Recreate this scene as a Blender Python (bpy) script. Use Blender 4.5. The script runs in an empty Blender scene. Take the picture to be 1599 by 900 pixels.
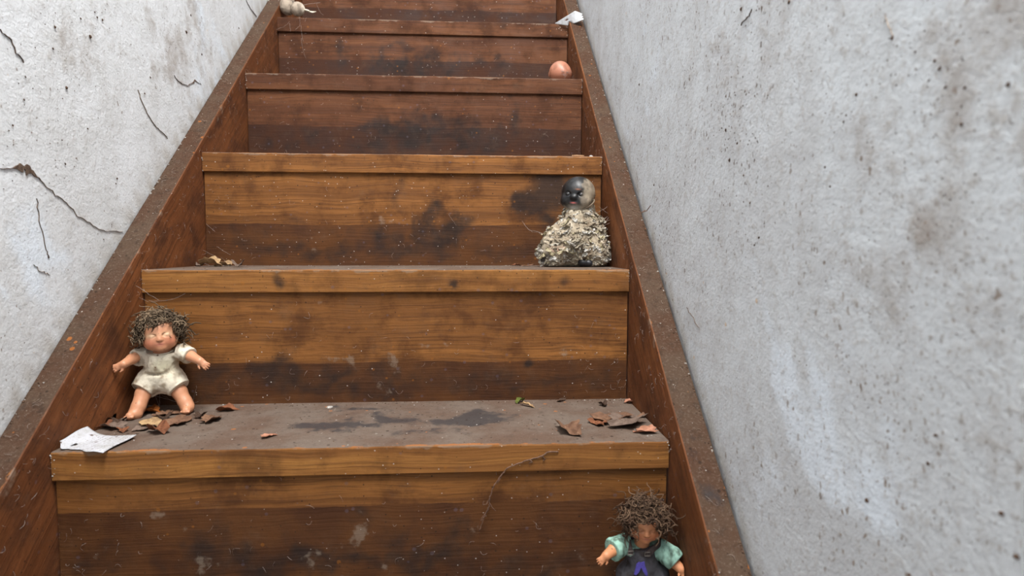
import bpy, math, random
import numpy as np
from mathutils import Matrix, Vector

# ------------------------------------------------------------------ camera, sky, light, exposure
scene = bpy.context.scene
COL = scene.collection
CAM = np.array([0.134, -0.7334, 0.2389])
YAW, PITCH, ROLL, FPX = 0.0608, -0.0667, 0.0016, 936.2

def cam_axes():
    cy, sy, cp, sp, cr, sr = math.cos(YAW), math.sin(YAW), math.cos(PITCH), math.sin(PITCH), math.cos(ROLL), math.sin(ROLL)
    f = np.array([sy*cp, cy*cp, sp]); r = np.array([cy, -sy, 0.0]); u = np.cross(r, f)
    return cr*r + sr*u, -sr*r + cr*u, f
AX_R, AX_U, AX_F = cam_axes()
cd = bpy.data.cameras.new('camera')
cam = bpy.data.objects.new('camera', cd); COL.objects.link(cam)
m = Matrix.Identity(4)
for i in range(3):
    m[i][0] = AX_R[i]; m[i][1] = AX_U[i]; m[i][2] = -AX_F[i]; m[i][3] = CAM[i]
cam.matrix_world = m
cd.sensor_width = 36.0; cd.sensor_fit = 'HORIZONTAL'; cd.lens = FPX*36.0/1599.0
cd.clip_start = 0.01; cd.clip_end = 60
cd.dof.use_dof = True; cd.dof.focus_distance = 1.05; cd.dof.aperture_fstop = 6.0
scene.camera = cam

world = bpy.data.worlds.new('world'); scene.world = world; world.use_nodes = True
bg = world.node_tree.nodes['Background']
bg.inputs[0].default_value = (0.80, 0.91, 1.0, 1); bg.inputs[1].default_value = 0.52

def area(name, loc, target, size, power, col):
    ld = bpy.data.lights.new(name, 'AREA'); ld.shape = 'RECTANGLE'; ld.size, ld.size_y = size; ld.energy = power; ld.color = col
    o = bpy.data.objects.new(name, ld); COL.objects.link(o)
    o.location = loc
    o.rotation_euler = (Vector(target)-Vector(loc)).to_track_quat('-Z', 'Y').to_euler()
    return o
# area light added above the foot of the stairs, standing in for unseen daylight
area('added_overhead_light', (0.31, -0.95, 2.5), (-0.12, 0.45, 0.25), (0.2, 1.5), 62, (1.0, 0.98, 0.96))

vs = scene.view_settings
vs.view_transform = 'Standard'; vs.look = 'None'; vs.gamma = 1.0; vs.use_curve_mapping = False
vs.exposure = 1.2

# ------------------------------------------------------------------ helpers
def ray(x, y): return AX_F + AX_R*(x-799.5)/FPX - AX_U*(y-450)/FPX
def atY(x, y, Y): d = ray(x, y); return CAM + d*(Y-CAM[1])/d[1]
def atZ(x, y, Z): d = ray(x, y); return CAM + d*(Z-CAM[2])/d[2]
def atX(x, y, X): d = ray(x, y); return CAM + d*(X-CAM[0])/d[0]
def s2l(c):
    c = np.asarray(c, float)/255.0
    return np.where(c <= 0.04045, c/12.92, ((c+0.055)/1.055)**2.4)
def lin(r, g, b): v = s2l((r, g, b)); return (float(v[0]), float(v[1]), float(v[2]), 1.0)

def mesh_obj(name, verts, faces, mat=None, parent=None, smooth=False, base=(0, 0, 0), cols=None, slots=None, slot_idx=None):
    me = bpy.data.meshes.new(name)
    v = np.asarray(verts, float) - np.asarray(base, float)
    me.from_pydata(v.tolist(), [], faces if isinstance(faces, list) else faces.tolist())
    if slots:
        for s in slots: me.materials.append(s)
        if slot_idx is not None: me.polygons.foreach_set('material_index', np.asarray(slot_idx, np.int32))
    elif mat: me.materials.append(mat)
    if smooth: me.polygons.foreach_set('use_smooth', np.ones(len(me.polygons), bool))
    if cols is not None:
        a = me.color_attributes.new('mask', 'FLOAT_COLOR', 'POINT')
        c = np.ones((len(v), 4)); c[:, :cols.shape[1]] = cols
        a.data.foreach_set('color', c.ravel())
    me.update()
    o = bpy.data.objects.new(name, me); COL.objects.link(o)
    if parent is not None: o.parent = parent
    return o

def tag(o, label=None, cat=None, group=None, kind=None):
    if label: o['label'] = label
    if cat: o['category'] = cat
    if group: o['group'] = group
    if kind: o['kind'] = kind
    return o
def thing(name, loc, label, cat, group=None):
    e = bpy.data.objects.new(name, None); e.empty_display_size = 0.02; COL.objects.link(e); e.location = tuple(loc)
    return tag(e, label, cat, group)

class Geo:
    """collects geometry of one mesh"""
    def __init__(s): s.v = []; s.f = []; s.c = []
    def add(s, verts, faces, col=None):
        o = len(s.v); s.v += [tuple(p) for p in verts]; s.f += [tuple(i+o for i in q) for q in faces]
        if col is not None: s.c += [tuple(col)]*len(verts)
    def tube(s, pts, r, n=5, col=None, taper=None):
        pts = [np.asarray(p, float) for p in pts]; rings = []
        N = len(pts); up = np.array([0.13, 0.21, 0.97])
        for i, p in enumerate(pts):
            t = pts[min(i+1, N-1)] - pts[max(i-1, 0)]; t = t/(np.linalg.norm(t)+1e-12)
            a = np.cross(t, up)
            if np.linalg.norm(a) < 1e-3: a = np.cross(t, (1, 0, 0))
            a /= np.linalg.norm(a); b = np.cross(t, a)
            rr = r if taper is None else r*(1+(taper-1)*i/(N-1))
            rings += [p + rr*(a*math.cos(2*math.pi*k/n)+b*math.sin(2*math.pi*k/n)) for k in range(n)]
        fs = [(i*n+k, i*n+(k+1) % n, (i+1)*n+(k+1) % n, (i+1)*n+k) for i in range(N-1) for k in range(n)]
        fs += [tuple(range(n-1, -1, -1)), tuple((N-1)*n+k for k in range(n))]
        s.add(rings, fs, col)
    def build(s, name, mat, parent=None, smooth=True, base=(0, 0, 0)):
        return mesh_obj(name, s.v, s.f, mat, parent, smooth, base, np.array(s.c) if s.c else None)

# -------- node helper
class NT:
    def __init__(s, name):
        s.m = bpy.data.materials.new(name); s.m.use_nodes = True; s.t = s.m.node_tree
        s.b = s.t.nodes['Principled BSDF']
    def n(s, typ, ins=None, **kw):
        nd = s.t.nodes.new(typ)
        for k, v in kw.items(): setattr(nd, k, v)
        for k, v in (ins or {}).items(): s.set(nd.inputs[k], v)
        return nd
    def set(s, sock, v):
        if isinstance(v, bpy.types.NodeSocket): s.t.links.new(v, sock)
        else: sock.default_value = v
    def math(s, op, a, b=0.0, clamp=False):
        nd = s.n('ShaderNodeMath', operation=op, use_clamp=clamp); s.set(nd.inputs[0], a); s.set(nd.inputs[1], b); return nd.outputs[0]
    def mix(s, f, a, b, blend='MIX'):
        nd = s.n('ShaderNodeMix', data_type='RGBA', blend_type=blend); s.set(nd.inputs[0], f); s.set(nd.inputs[6], a); s.set(nd.inputs[7], b); return nd.outputs[2]
    def ramp(s, v, lo, hi, a=0.0, b=1.0):
        nd = s.n('ShaderNodeMapRange', interpolation_type='SMOOTHSTEP'); s.set(nd.inputs[0], v)
        nd.inputs[1].default_value = lo; nd.inputs[2].default_value = hi; nd.inputs[3].default_value = a; nd.inputs[4].default_value = b
        return nd.outputs[0]
    def obj(s): return s.n('ShaderNodeTexCoord').outputs['Object']
    def map(s, vec, scale=(1, 1, 1), rot=(0, 0, 0), loc=(0, 0, 0)):
        nd = s.n('ShaderNodeMapping'); s.set(nd.inputs[0], vec); nd.inputs[1].default_value = loc; nd.inputs[2].default_value = rot; nd.inputs[3].default_value = scale
        return nd.outputs[0]
    def noise(s, vec, scale, detail=4, rough=0.55, dist=0.0):
        nd = s.n('ShaderNodeTexNoise'); s.set(nd.inputs['Vector'], vec); nd.inputs['Scale'].default_value = scale
        nd.inputs['Detail'].default_value = detail; nd.inputs['Roughness'].default_value = rough; nd.inputs['Distortion'].default_value = dist
        return nd.outputs[0]
    def specks(s, vec, scale, size, amount):
        """small round marks: a share of voronoi cells, each with its own size"""
        nd = s.n('ShaderNodeTexVoronoi'); s.set(nd.inputs['Vector'], vec); nd.inputs['Scale'].default_value = scale
        sep = s.n('ShaderNodeSeparateColor'); s.set(sep.inputs[0], nd.outputs['Color'])
        on = s.math('LESS_THAN', sep.outputs[0], amount)
        rad = s.math('MULTIPLY', s.math('ADD', sep.outputs[1], 0.25), size)
        e = s.math('SUBTRACT', rad, nd.outputs['Distance'])
        return s.math('MULTIPLY', s.ramp(e, -0.02, 0.05), on)
    def attr(s, name='mask'):
        a = s.n('ShaderNodeAttribute', attribute_name=name); sep = s.n('ShaderNodeSeparateColor'); s.set(sep.inputs[0], a.outputs['Color'])
        return a.outputs['Color'], sep.outputs[0], sep.outputs[1], sep.outputs[2]
    def bump(s, h, strength, dist, normal=None):
        nd = s.n('ShaderNodeBump'); s.set(nd.inputs['Height'], h); nd.inputs['Strength'].default_value = strength; nd.inputs['Distance'].default_value = dist
        if normal is not None: s.set(nd.inputs['Normal'], normal)
        return nd.outputs[0]
    def out(s, color, rough=0.7, normal=None, spec=0.3):
        s.set(s.b.inputs['Base Color'], color); s.set(s.b.inputs['Roughness'], rough)
        s.b.inputs['Specular IOR Level'].default_value = spec
        if normal is not None: s.set(s.b.inputs['Normal'], normal)
        return s.m

def mat_wood(name, gold, mid, band, slope=0.0, along='x', spec=0.2, red=0.0):
    t = NT(name); o = t.obj()
    if along == 'x': g = o; sc = (1.3, 40, 48); fs = (3.5, 260, 330)
    else: g = t.map(o, rot=(-slope, 0, 0)); sc = (44, 1.6, 36); fs = (300, 4.0, 260)
    warp = t.noise(o, 5, 2)
    gv = t.n('ShaderNodeVectorMath', operation='ADD'); t.set(gv.inputs[0], g)
    wv = t.n('ShaderNodeVectorMath', operation='SCALE'); 
    wn = t.n('ShaderNodeTexNoise'); t.set(wn.inputs['Vector'], o); wn.inputs['Scale'].default_value = 6.0
    t.set(wv.inputs[0], wn.outputs['Color']); wv.inputs['Scale'].default_value = 0.022
    t.set(gv.inputs[1], wv.outputs[0])
    n1 = t.noise(t.map(gv.outputs[0], scale=sc), 1.0, 5, 0.6)
    n2 = t.noise(t.map(gv.outputs[0], scale=fs), 1.0, 3, 0.6)
    _, mr, mg, mb = t.attr()
    blot = t.noise(o, 16, 5, 0.65); blot2 = t.noise(o, 55, 5, 0.65); big = t.noise(o, 4.5, 3)
    c = t.mix(t.ramp(n1, 0.30, 0.72), mid, gold)
    c = t.mix(t.math('MULTIPLY', t.ramp(n2, 0.48, 0.64), 0.60), c, t.mix(0.6, mid, band))
    c = t.mix(t.math('MULTIPLY', t.ramp(big, 0.42, 0.68), 0.45), c, mid)
    c = t.mix(t.math('MULTIPLY', t.ramp(blot, 0.46, 0.70), 0.62), c, band)
    # brown lower band with an uneven edge
    e = t.math('ADD', mb, t.math('MULTIPLY', t.math('SUBTRACT', blot2, 0.5), 0.5))
    bandc = t.mix(t.ramp(blot, 0.35, 0.7), band, t.mix(0.55, band, mid))
    c = t.mix(t.math('MULTIPLY', t.ramp(e, 0.42, 0.58), 0.85), c, bandc)
    # soot and black mould, also the shade painted on the right stringer
    d = t.math('ADD', mr, t.math('MULTIPLY', t.math('SUBTRACT', t.math('ADD', t.math('MULTIPLY', blot, 0.5), t.math('MULTIPLY', blot2, 0.5)), 0.5), 1.6))
    dk = t.math('MULTIPLY', t.ramp(d, 0.05, 1.05), t.ramp(mr, 0.02, 0.35))
    c = t.mix(t.math('MULTIPLY', dk, 0.85), c, lin(34, 28, 26))
    freckle = t.ramp(t.noise(o, 120, 4, 0.7), 0.62, 0.72)
    c = t.mix(t.math('MULTIPLY', freckle, 0.35), c, lin(48, 32, 22))
    # pale scuffs
    p = t.math('ADD', mg, t.math('MULTIPLY', t.math('SUBTRACT', blot2, 0.5), 2.2))
    pk = t.math('MULTIPLY', t.ramp(p, 0.45, 0.8), t.ramp(mg, 0.05, 0.3))
    c = t.mix(t.math('MULTIPLY', pk, 0.42), c, lin(140, 124, 108))
    haze = t.math('MULTIPLY', t.ramp(t.noise(o, 26, 6, 0.75), 0.50, 0.80), 0.34)
    c = t.mix(haze, c, lin(96, 74, 57))
    c = t.mix(t.math('MULTIPLY', t.specks(o, 95, 0.26, 0.05), 0.35), c, lin(150, 92, 28))
    c = t.mix(t.math('MULTIPLY', t.specks(t.map(o, loc=(3, 1, 2)), 130, 0.3, 0.05), 0.25), c, lin(98, 92, 104))
    c = t.mix(t.math('MULTIPLY', t.specks(t.map(o, loc=(7, 5, 2)), 300, 0.24, 0.03), 0.7), c, lin(205, 196, 188))
    c = t.mix(t.math('MULTIPLY', t.specks(t.map(o, loc=(2, 9, 4)), 220, 0.24, 0.08), 0.7), c, lin(30, 22, 18))
    h = t.math('ADD', t.math('MULTIPLY', n2, 0.6), t.math('MULTIPLY', n1, 0.5))
    nrm = t.bump(t.math('ADD', h, t.math('MULTIPLY', blot2, 0.5)), 0.7, 0.0014)
    rough = t.ramp(blot, 0.3, 0.7, 0.58, 0.85)
    return t.out(c, rough, nrm, spec)

def mat_dust(name, base, dark, warm):
    t = NT(name); o = t.obj(); _, mr, mg, mb = t.attr()
    a = t.noise(o, 14, 6, 0.65); b = t.noise(o, 75, 5, 0.7); f = t.noise(o, 330, 3, 0.7)
    c = t.mix(t.ramp(a, 0.35, 0.68), base, warm)
    c = t.mix(t.math('MULTIPLY', t.ramp(b, 0.5, 0.7), 0.5), c, dark)
    c = t.mix(t.math('MULTIPLY', t.ramp(f, 0.5, 0.75), 0.35), c, lin(124, 112, 102))
    d = t.math('ADD', mr, t.math('MULTIPLY', t.math('SUBTRACT', b, 0.5), 1.2))
    c = t.mix(t.math('MULTIPLY', t.math('MULTIPLY', t.ramp(d, 0.2, 0.8), t.ramp(mr, 0.02, 0.3)), 0.8), c, lin(52, 49, 50))
    # bare worn wood
    w = t.math('ADD', mg, t.math('MULTIPLY', t.math('SUBTRACT', b, 0.5), 1.6))
    c = t.mix(t.math('MULTIPLY', t.math('MULTIPLY', t.ramp(w, 0.4, 0.75), t.ramp(mg, 0.05, 0.3)), 0.85), c, lin(150, 94, 50))
    c = t.mix(t.math('MULTIPLY', t.specks(o, 150, 0.3, 0.14), 0.8), c, lin(44, 34, 28))
    c = t.mix(t.math('MULTIPLY', t.specks(t.map(o, loc=(4, 1, 7)), 190, 0.24, 0.05), 0.6), c, lin(176, 170, 162))
    c = t.mix(t.math('MULTIPLY', t.specks(t.map(o, loc=(1, 8, 2)), 90, 0.26, 0.06), 0.55), c, lin(170, 100, 40))
    nrm = t.bump(t.math('ADD', b, t.math('MULTIPLY', f, 0.6)), 0.7, 0.0016)
    return t.out(c, 0.92, nrm, 0.12)

def mat_wall(name, b1, b2, mott=.34, den=.42):
    t = NT(name); o = t.obj(); _, mr, mg, mb = t.attr()
    big = t.noise(o, 3.2, 5, 0.6); med = t.noise(o, 13, 6, 0.65); fine = t.noise(o, 75, 5, 0.7); vf = t.noise(o, 260, 3, 0.6)
    streak = t.noise(t.map(o, scale=(1, 11, 1.3)), 1.6, 4, 0.6)
    c = t.mix(t.ramp(med, 0.3, 0.7), b1, b2)
    c = t.mix(t.math('MULTIPLY', t.ramp(streak, 0.48, 0.72), 0.16), c, lin(166, 160, 154))
    lite = t.math('ADD', mg, t.math('MULTIPLY', t.math('SUBTRACT', med, 0.5), 1.2))
    c = t.mix(t.math('MULTIPLY', t.ramp(lite, 0.3, 0.75), t.ramp(mg, 0.02, 0.4, 0, 0.8)), c, lin(222, 230, 238))
    d = t.math('ADD', mr, t.math('MULTIPLY', t.math('SUBTRACT', t.math('ADD', t.math('MULTIPLY', med, 0.6), t.math('MULTIPLY', fine, 0.4)), 0.5), 2.2))
    c = t.mix(t.math('MULTIPLY', t.math('MULTIPLY', t.ramp(d, 0.25, 1.0), t.ramp(mr, 0.02, 0.35)), 0.62), c, lin(138, 122, 108))
    c = t.mix(t.math('MULTIPLY', t.ramp(fine, 0.50, 0.72), mott), c, lin(162, 154, 146))
    v2 = t.map(o, scale=(1, 1, 0.62))
    brown = t.mix(t.ramp(big, 0.4, 0.6), lin(92, 72, 56), lin(128, 110, 94))
    dens = t.ramp(med, 0.40, 0.62, 0.25, 1.0)
    wob = t.n('ShaderNodeVectorMath', operation='ADD'); t.set(wob.inputs[0], v2)
    ws = t.n('ShaderNodeVectorMath', operation='SCALE'); wn = t.n('ShaderNodeTexNoise'); t.set(wn.inputs['Vector'], o); wn.inputs['Scale'].default_value = 180
    t.set(ws.inputs[0], wn.outputs['Color']); ws.inputs['Scale'].default_value = 0.006; t.set(wob.inputs[1], ws.outputs[0])
    c = t.mix(t.math('MULTIPLY', t.math('MULTIPLY', t.specks(wob.outputs[0], 105, 0.20, den), 0.8), dens), c, brown)
    c = t.mix(t.math('MULTIPLY', t.math('MULTIPLY', t.specks(t.map(wob.outputs[0], loc=(3, 6, 1)), 230, 0.26, den), 0.75), dens), c, brown)
    c = t.mix(t.math('MULTIPLY', t.specks(t.map(o, loc=(5, 2, 9)), 48, 0.13, 0.10), 0.7), c, lin(84, 64, 48))
    c = t.mix(t.math('MULTIPLY', t.specks(t.map(o, loc=(9, 4, 3)), 40, 0.10, 0.04), 0.5), c, lin(206, 160, 92))
    c = t.mix(t.math('MULTIPLY', mb, 0.9), c, t.mix(med, lin(120, 104, 80), lin(170, 152, 128)))
    h = t.math('ADD', t.math('MULTIPLY', fine, 0.7), t.math('ADD', t.math('MULTIPLY', vf, 0.35), t.math('MULTIPLY', med, 1.2)))
    nrm = t.bump(h, 0.55, 0.003)
    return t.out(c, 0.9, nrm, 0.15)

def mat_attr(name, rough=0.6, dirt=0.35, dirtcol=(92, 70, 52), scale=160, spec=0.3, bump=0.25, sss=0.0):
    t = NT(name); o = t.obj(); c, _, _, _ = t.attr()
    n = t.noise(o, scale, 5, 0.65); n2 = t.noise(o, scale*4, 3, 0.6)
    c = t.mix(t.math('MULTIPLY', t.ramp(n, 0.55, 0.74), dirt), c, lin(*dirtcol))
    c = t.mix(t.math('MULTIPLY', t.specks(o, scale*1.6, 0.28, 0.07), dirt*1.6), c, lin(60, 44, 34))
    return t.out(c, rough, t.bump(t.math('ADD', n, t.math('MULTIPLY', n2, 0.5)), bump, 0.0008), spec)

def mat_cloth(name, dirt=0.5, dirtcol=(104, 84, 62), weave=1500):
    t = NT(name); o = t.obj(); c, _, _, _ = t.attr()
    n = t.noise(o, 85, 5, 0.65); n2 = t.noise(o, 300, 4, 0.7)
    c = t.mix(t.math('MULTIPLY', t.ramp(n, 0.50, 0.70), dirt), c, lin(*dirtcol))
    c = t.mix(t.math('MULTIPLY', t.ramp(n2, 0.6, 0.74), dirt*0.8), c, lin(84, 64, 48))
    w = t.noise(o, weave, 2, 0.5)
    return t.out(c, 0.95, t.bump(t.math('ADD', t.math('MULTIPLY', w, 0.4), t.math('ADD', n2, n)), 0.45, 0.0012), 0.1)

def mat_plain(name, col, col2, scale=200, rough=0.8, spec=0.2, bump=0.3):
    t = NT(name); o = t.obj(); n = t.noise(o, scale, 5, 0.65)
    return t.out(t.mix(t.ramp(n, 0.35, 0.65), lin(*col), lin(*col2)), rough, t.bump(n, bump, 0.0006), spec)

SLOPE = math.atan2(0.2089, 0.23)
M_RISER = mat_wood('riser_wood', lin(144, 94, 46), lin(104, 65, 31), lin(58, 32, 18))
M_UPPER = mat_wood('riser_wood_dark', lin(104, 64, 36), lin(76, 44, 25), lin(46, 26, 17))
M_NOSE = mat_wood('nosing_wood', lin(158, 108, 54), lin(122, 78, 38), lin(78, 48, 25))
M_STRING = mat_wood('stringer_wood', lin(132, 80, 44), lin(96, 55, 29), lin(58, 34, 21), SLOPE, 'y')
M_DUST = mat_dust('tread_dust', lin(104, 91, 81), lin(68, 58, 51), lin(92, 73, 61))
M_DUST_S = mat_dust('stringer_dust', lin(76, 60, 48), lin(40, 31, 25), lin(70, 48, 35))
M_WALL = mat_wall('old_plaster', lin(219, 221, 223), lin(206, 207, 207))
M_WALL_R = mat_wall('old_plaster_shaded', lin(207, 211, 214), lin(193, 195, 197), .5, .65)  # right wall: weaker light put into a darker base, plus denser dirt mottling
M_CRACK = mat_plain('crack_dark', (70, 54, 45), (110, 92, 78), 300)
M_HAIRLINE = mat_plain('hairline_crack', (118, 100, 86), (160, 146, 132), 500)
M_SPECK = mat_plain('dirt_speck', (58, 42, 32), (96, 74, 58), 300)

rng = np.random.default_rng(7)
def vnoise(P, scale, seed=0):
    q = np.asarray(P, float)*scale + seed*17.31; i = np.floor(q).astype(np.int64); f = q-i; f = f*f*(3-2*f)
    def h(a, b, c):
        n = (a*374761393 + b*668265263 + c*2147483647 + seed*144269) & 0xffffffff
        n = ((n ^ (n >> 13))*1274126177) & 0xffffffff
        return ((n ^ (n >> 16)) & 0xffff)/65535.0
    x, y, z = i[:, 0], i[:, 1], i[:, 2]; u, v, w = f[:, 0], f[:, 1], f[:, 2]
    l = lambda a, b, t: a+(b-a)*t
    return l(l(l(h(x, y, z), h(x+1, y, z), u), l(h(x, y+1, z), h(x+1, y+1, z), u), v),
             l(l(h(x, y, z+1), h(x+1, y, z+1), u), l(h(x, y+1, z+1), h(x+1, y+1, z+1), u), v), w)
def fbm(P, scale, seed=0, oct=3):
    return sum(vnoise(P, scale*2**k, seed+k)*0.5**k for k in range(oct))/sum(0.5**k for k in range(oct))
def blobs(P, lst, warp=1.0):
    """lst of (centre xyz, radii xyz, strength): ragged stains of their own shape"""
    v = np.zeros(len(P)); P = np.asarray(P, float)
    if not lst: return v
    W = np.stack([fbm(P, 26, k+1, 4)-0.5 for k in (0, 10, 20)], 1)*2
    br = 0.45+1.1*fbm(P, 60, 40, 3)
    for c, r, s in lst:
        r = np.asarray(r, float)
        d = (P-np.asarray(c))/r + W*1.1*warp*np.clip(r.max()/r, 1, 1.8)*(r < 0.5)
        v = np.maximum(v, s*np.exp(-0.75*(d*d).sum(1)))
    return v*(br if warp > .5 else 1.0)

# ------------------------------------------------------------------ structure: walls and floors
XW = 0.3856; TS = 0.0367; WX = 0.4252; WR = 0.4268
RUN, RISE = 0.23, 0.2089
Y_N = {0: 0.0157, 1: 0.2306, 2: 0.4528, 3: 0.6845, 4: 0.9165}
Z_N = {0: -0.0110, 1: 0.2042, 2: 0.4197, 3: 0.6335, 4: 0.8427}
for n in range(5, 9): Y_N[n] = n*RUN-0.003; Z_N[n] = n*RISE+0.007
for n in (-1, -2): Y_N[n] = n*RUN+0.016; Z_N[n] = n*RISE-0.012
Z_FLOOR = -3*RISE-0.012
OV = 0.006; NT_ = 0.0367
Y0, Y1, ZT = -1.7, 3.3, 3.2

def grid_wall(name, X, side):
    ny, nz = 250, 130
    ys = np.linspace(Y0, Y1, ny); zs = np.linspace(Z_FLOOR, ZT, nz)
    YY, ZZ = np.meshgrid(ys, zs, indexing='ij')
    bulge = 0.0012*np.sin(YY*3.1+ZZ*2.0)*np.sin(ZZ*4.3-YY*1.7)
    XX = np.full_like(YY, X) + side*np.abs(bulge)
    P = np.stack([XX, YY, ZZ], -1).reshape(-1, 3)
    idx = np.arange(ny*nz).reshape(ny, nz)
    q = np.stack([idx[:-1, :-1], idx[1:, :-1], idx[1:, 1:], idx[:-1, 1:]], -1).reshape(-1, 4)
    if side < 0: q = q[:, ::-1]
    f = [tuple(a) for a in q.tolist()]
    # thickness
    B = len(P); xb = X+side*0.14
    back = [(xb, Y0, Z_FLOOR), (xb, Y1, Z_FLOOR), (xb, Y1, ZT), (xb, Y0, ZT)]
    V = P.tolist()+back
    bl, br, tr, tl = idx[0, 0], idx[-1, 0], idx[-1, -1], idx[0, -1]
    f += [(B, B+3, B+2, B+1)]
    f += [tuple(idx[:, 0].tolist())+(B+1, B), tuple(idx[::-1, -1].tolist())+(B+3, B+2), tuple(idx[0, ::-1].tolist())+(B, B+3), tuple(idx[-1, :].tolist())+(B+2, B+1)]
    return np.array(V), f

def wblob(X, lst):
    out = []
    for x, y, rx, ry, s in lst:
        c = atX(x, y, X); a = atX(x+rx, y, X); b = atX(x, y+ry, X)
        out.append((c, (1.0, max(0.02, np.linalg.norm(a-c)), max(0.02, np.linalg.norm(b-c))), s))
    return out
V, F = grid_wall('wall_left', -WX, -1)
Lr = wblob(-WX, [(285, 70, 45, 70, .7), (140, 60, 60, 60, .5), (280, 130, 30, 20, .8), (60, 60, 50, 90, .35), (260, 215, 40, 60, .3), (40, 180, 40, 60, .3), (100, 330, 40, 60, .35), (240, 330, 40, 30, .35)])
lineL = np.abs(V[:, 2] - (V[:, 1]*RISE/RUN+0.0255))
cm = np.stack([blobs(V, Lr), blobs(V, wblob(-WX, [(340, 160, 40, 120, .6), (60, 420, 60, 80, .7)])), 0.6*np.exp(-(lineL/0.016)**2)], 1)
wl = tag(mesh_obj('wall_left', V, F, M_WALL, smooth=True, cols=cm), 'dirty white plaster wall with cracks, on the left of the stairs', kind='structure')
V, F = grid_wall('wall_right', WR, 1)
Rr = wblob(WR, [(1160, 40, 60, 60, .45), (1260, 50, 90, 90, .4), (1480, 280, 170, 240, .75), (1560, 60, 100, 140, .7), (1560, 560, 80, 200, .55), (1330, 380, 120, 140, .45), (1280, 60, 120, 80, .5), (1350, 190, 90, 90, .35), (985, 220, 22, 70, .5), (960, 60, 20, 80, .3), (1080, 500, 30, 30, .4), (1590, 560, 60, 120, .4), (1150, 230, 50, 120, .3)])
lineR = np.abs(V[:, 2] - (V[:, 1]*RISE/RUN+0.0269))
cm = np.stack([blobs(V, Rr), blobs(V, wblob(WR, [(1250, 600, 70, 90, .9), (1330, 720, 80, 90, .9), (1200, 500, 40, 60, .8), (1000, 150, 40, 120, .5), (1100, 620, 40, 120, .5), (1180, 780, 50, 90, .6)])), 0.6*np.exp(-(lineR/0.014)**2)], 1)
wr = tag(mesh_obj('wall_right', V, F, M_WALL_R, smooth=True, cols=cm), 'speckled plaster wall on the right of the stairs', kind='structure')

def box(name, lo, hi, mat, parent=None):
    x0, y0, z0 = lo; x1, y1, z1 = hi
    v = [(x0, y0, z0), (x1, y0, z0), (x1, y1, z0), (x0, y1, z0), (x0, y0, z1), (x1, y0, z1), (x1, y1, z1), (x0, y1, z1)]
    f = [(0, 3, 2, 1), (4, 5, 6, 7), (0, 1, 5, 4), (1, 2, 6, 5), (2, 3, 7, 6), (3, 0, 4, 7)]
    return mesh_obj(name, v, f, mat, parent, cols=np.zeros((8, 3)))
tag(box('floor', (-WX, Y0, Z_FLOOR-0.1), (WX, Y_N[-2]+0.03, Z_FLOOR), M_DUST), 'dusty floor at the foot of the stairs', kind='structure')
ZTOP = 9*RISE+0.007
tag(box('floor_upper', (-WX, 9*RUN-0.003, ZTOP-0.12), (WX, Y1, ZTOP), M_DUST), 'landing at the head of the stairs', kind='structure')
tag(box('wall_back', (-WX-0.14, Y1, Z_FLOOR), (WX+0.14, Y1+0.1, ZT), M_WALL), 'plaster wall beyond the landing', kind='structure')

# cracks and stuck dirt on the plaster
mm = 0.001
def ribbon(g, pts, widths, X, side):
    """thin ragged fissure lying in the wall surface; side = +1 when the wall faces -x"""
    n = len(pts); P = []
    sub = []
    for i in range(n-1):
        k = 5
        for j in range(k):
            t = j/k; sub.append((pts[i][0]*(1-t)+pts[i+1][0]*t, pts[i][1]*(1-t)+pts[i+1][1]*t, widths[i]*(1-t)+widths[i+1]*t))
    sub.append((pts[-1][0], pts[-1][1], widths[-1]))
    W = [(atX(a, b, X), w) for a, b, w in sub]
    for i, (p, w) in enumerate(W):
        q0 = W[max(i-1, 0)][0]; q1 = W[min(i+1, len(W)-1)][0]
        d = q1-q0; d[0] = 0; d /= np.linalg.norm(d); nn = np.array([0, -d[2], d[1]])
        p = p.copy(); p[0] -= side*0.0006; p += nn*rng.normal(0, 0.0010)
        w = w*rng.uniform(0.2, 1.2)*(.45 if w > 2.5*mm else .20)*min(1, .25+min(i, len(W)-1-i)*.35)
        P += [p+nn*w, p-nn*w]
    m = len(W); P2 = [p+np.array([side*0.004, 0, 0]) for p in P]
    f = []
    for i in range(m-1):
        a = 2*i; f += [(a, a+1, a+3, a+2), (a, a+2, a+2+2*m, a+2*m), (a+1, a+1+2*m, a+3+2*m, a+3)]
    g.add(P+P2, f)
def crack(name_parent, pts, widths, X, side):
    g = Geo(); ribbon(g, pts, widths, X, side); g.build('crack', M_CRACK if max(widths) > 1.3*mm else M_HAIRLINE, name_parent, smooth=False)
mm = 0.001
crack(wl, [(0, 263), (20, 263), (36, 259), (48, 266), (64, 282)], [1.5*mm, 2*mm, 13*mm, 15*mm, 2*mm], -WX, -1)
crack(wl, [(64, 282), (86, 304), (104, 316), (121, 336), (145, 352), (165, 362), (192, 360)], [1.1*mm, .9*mm, 1*mm, .8*mm, .9*mm, .6*mm, .5*mm], -WX, -1)
crack(wl, [(0, 48), (18, 62), (26, 82), (38, 97)], [1*mm, 1.8*mm, 1.4*mm, .8*mm], -WX, -1)
crack(wl, [(384, 0), (392, 14), (401, 26)], [1*mm, 1.6*mm, 1.8*mm], -WX, -1)
crack(wl, [(216, 140), (222, 160), (232, 180), (242, 196), (254, 208), (262, 216)], [.8*mm, .8*mm, 1.2*mm, .8*mm, .8*mm, .5*mm], -WX, -1)
crack(wl, [(58, 310), (62, 345), (72, 388), (77, 402)], [.5*mm, .6*mm, .7*mm, 1.4*mm], -WX, -1)
crack(wl, [(52, 414), (66, 424), (78, 430)], [.7*mm, .8*mm, .8*mm], -WX, -1)
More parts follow.
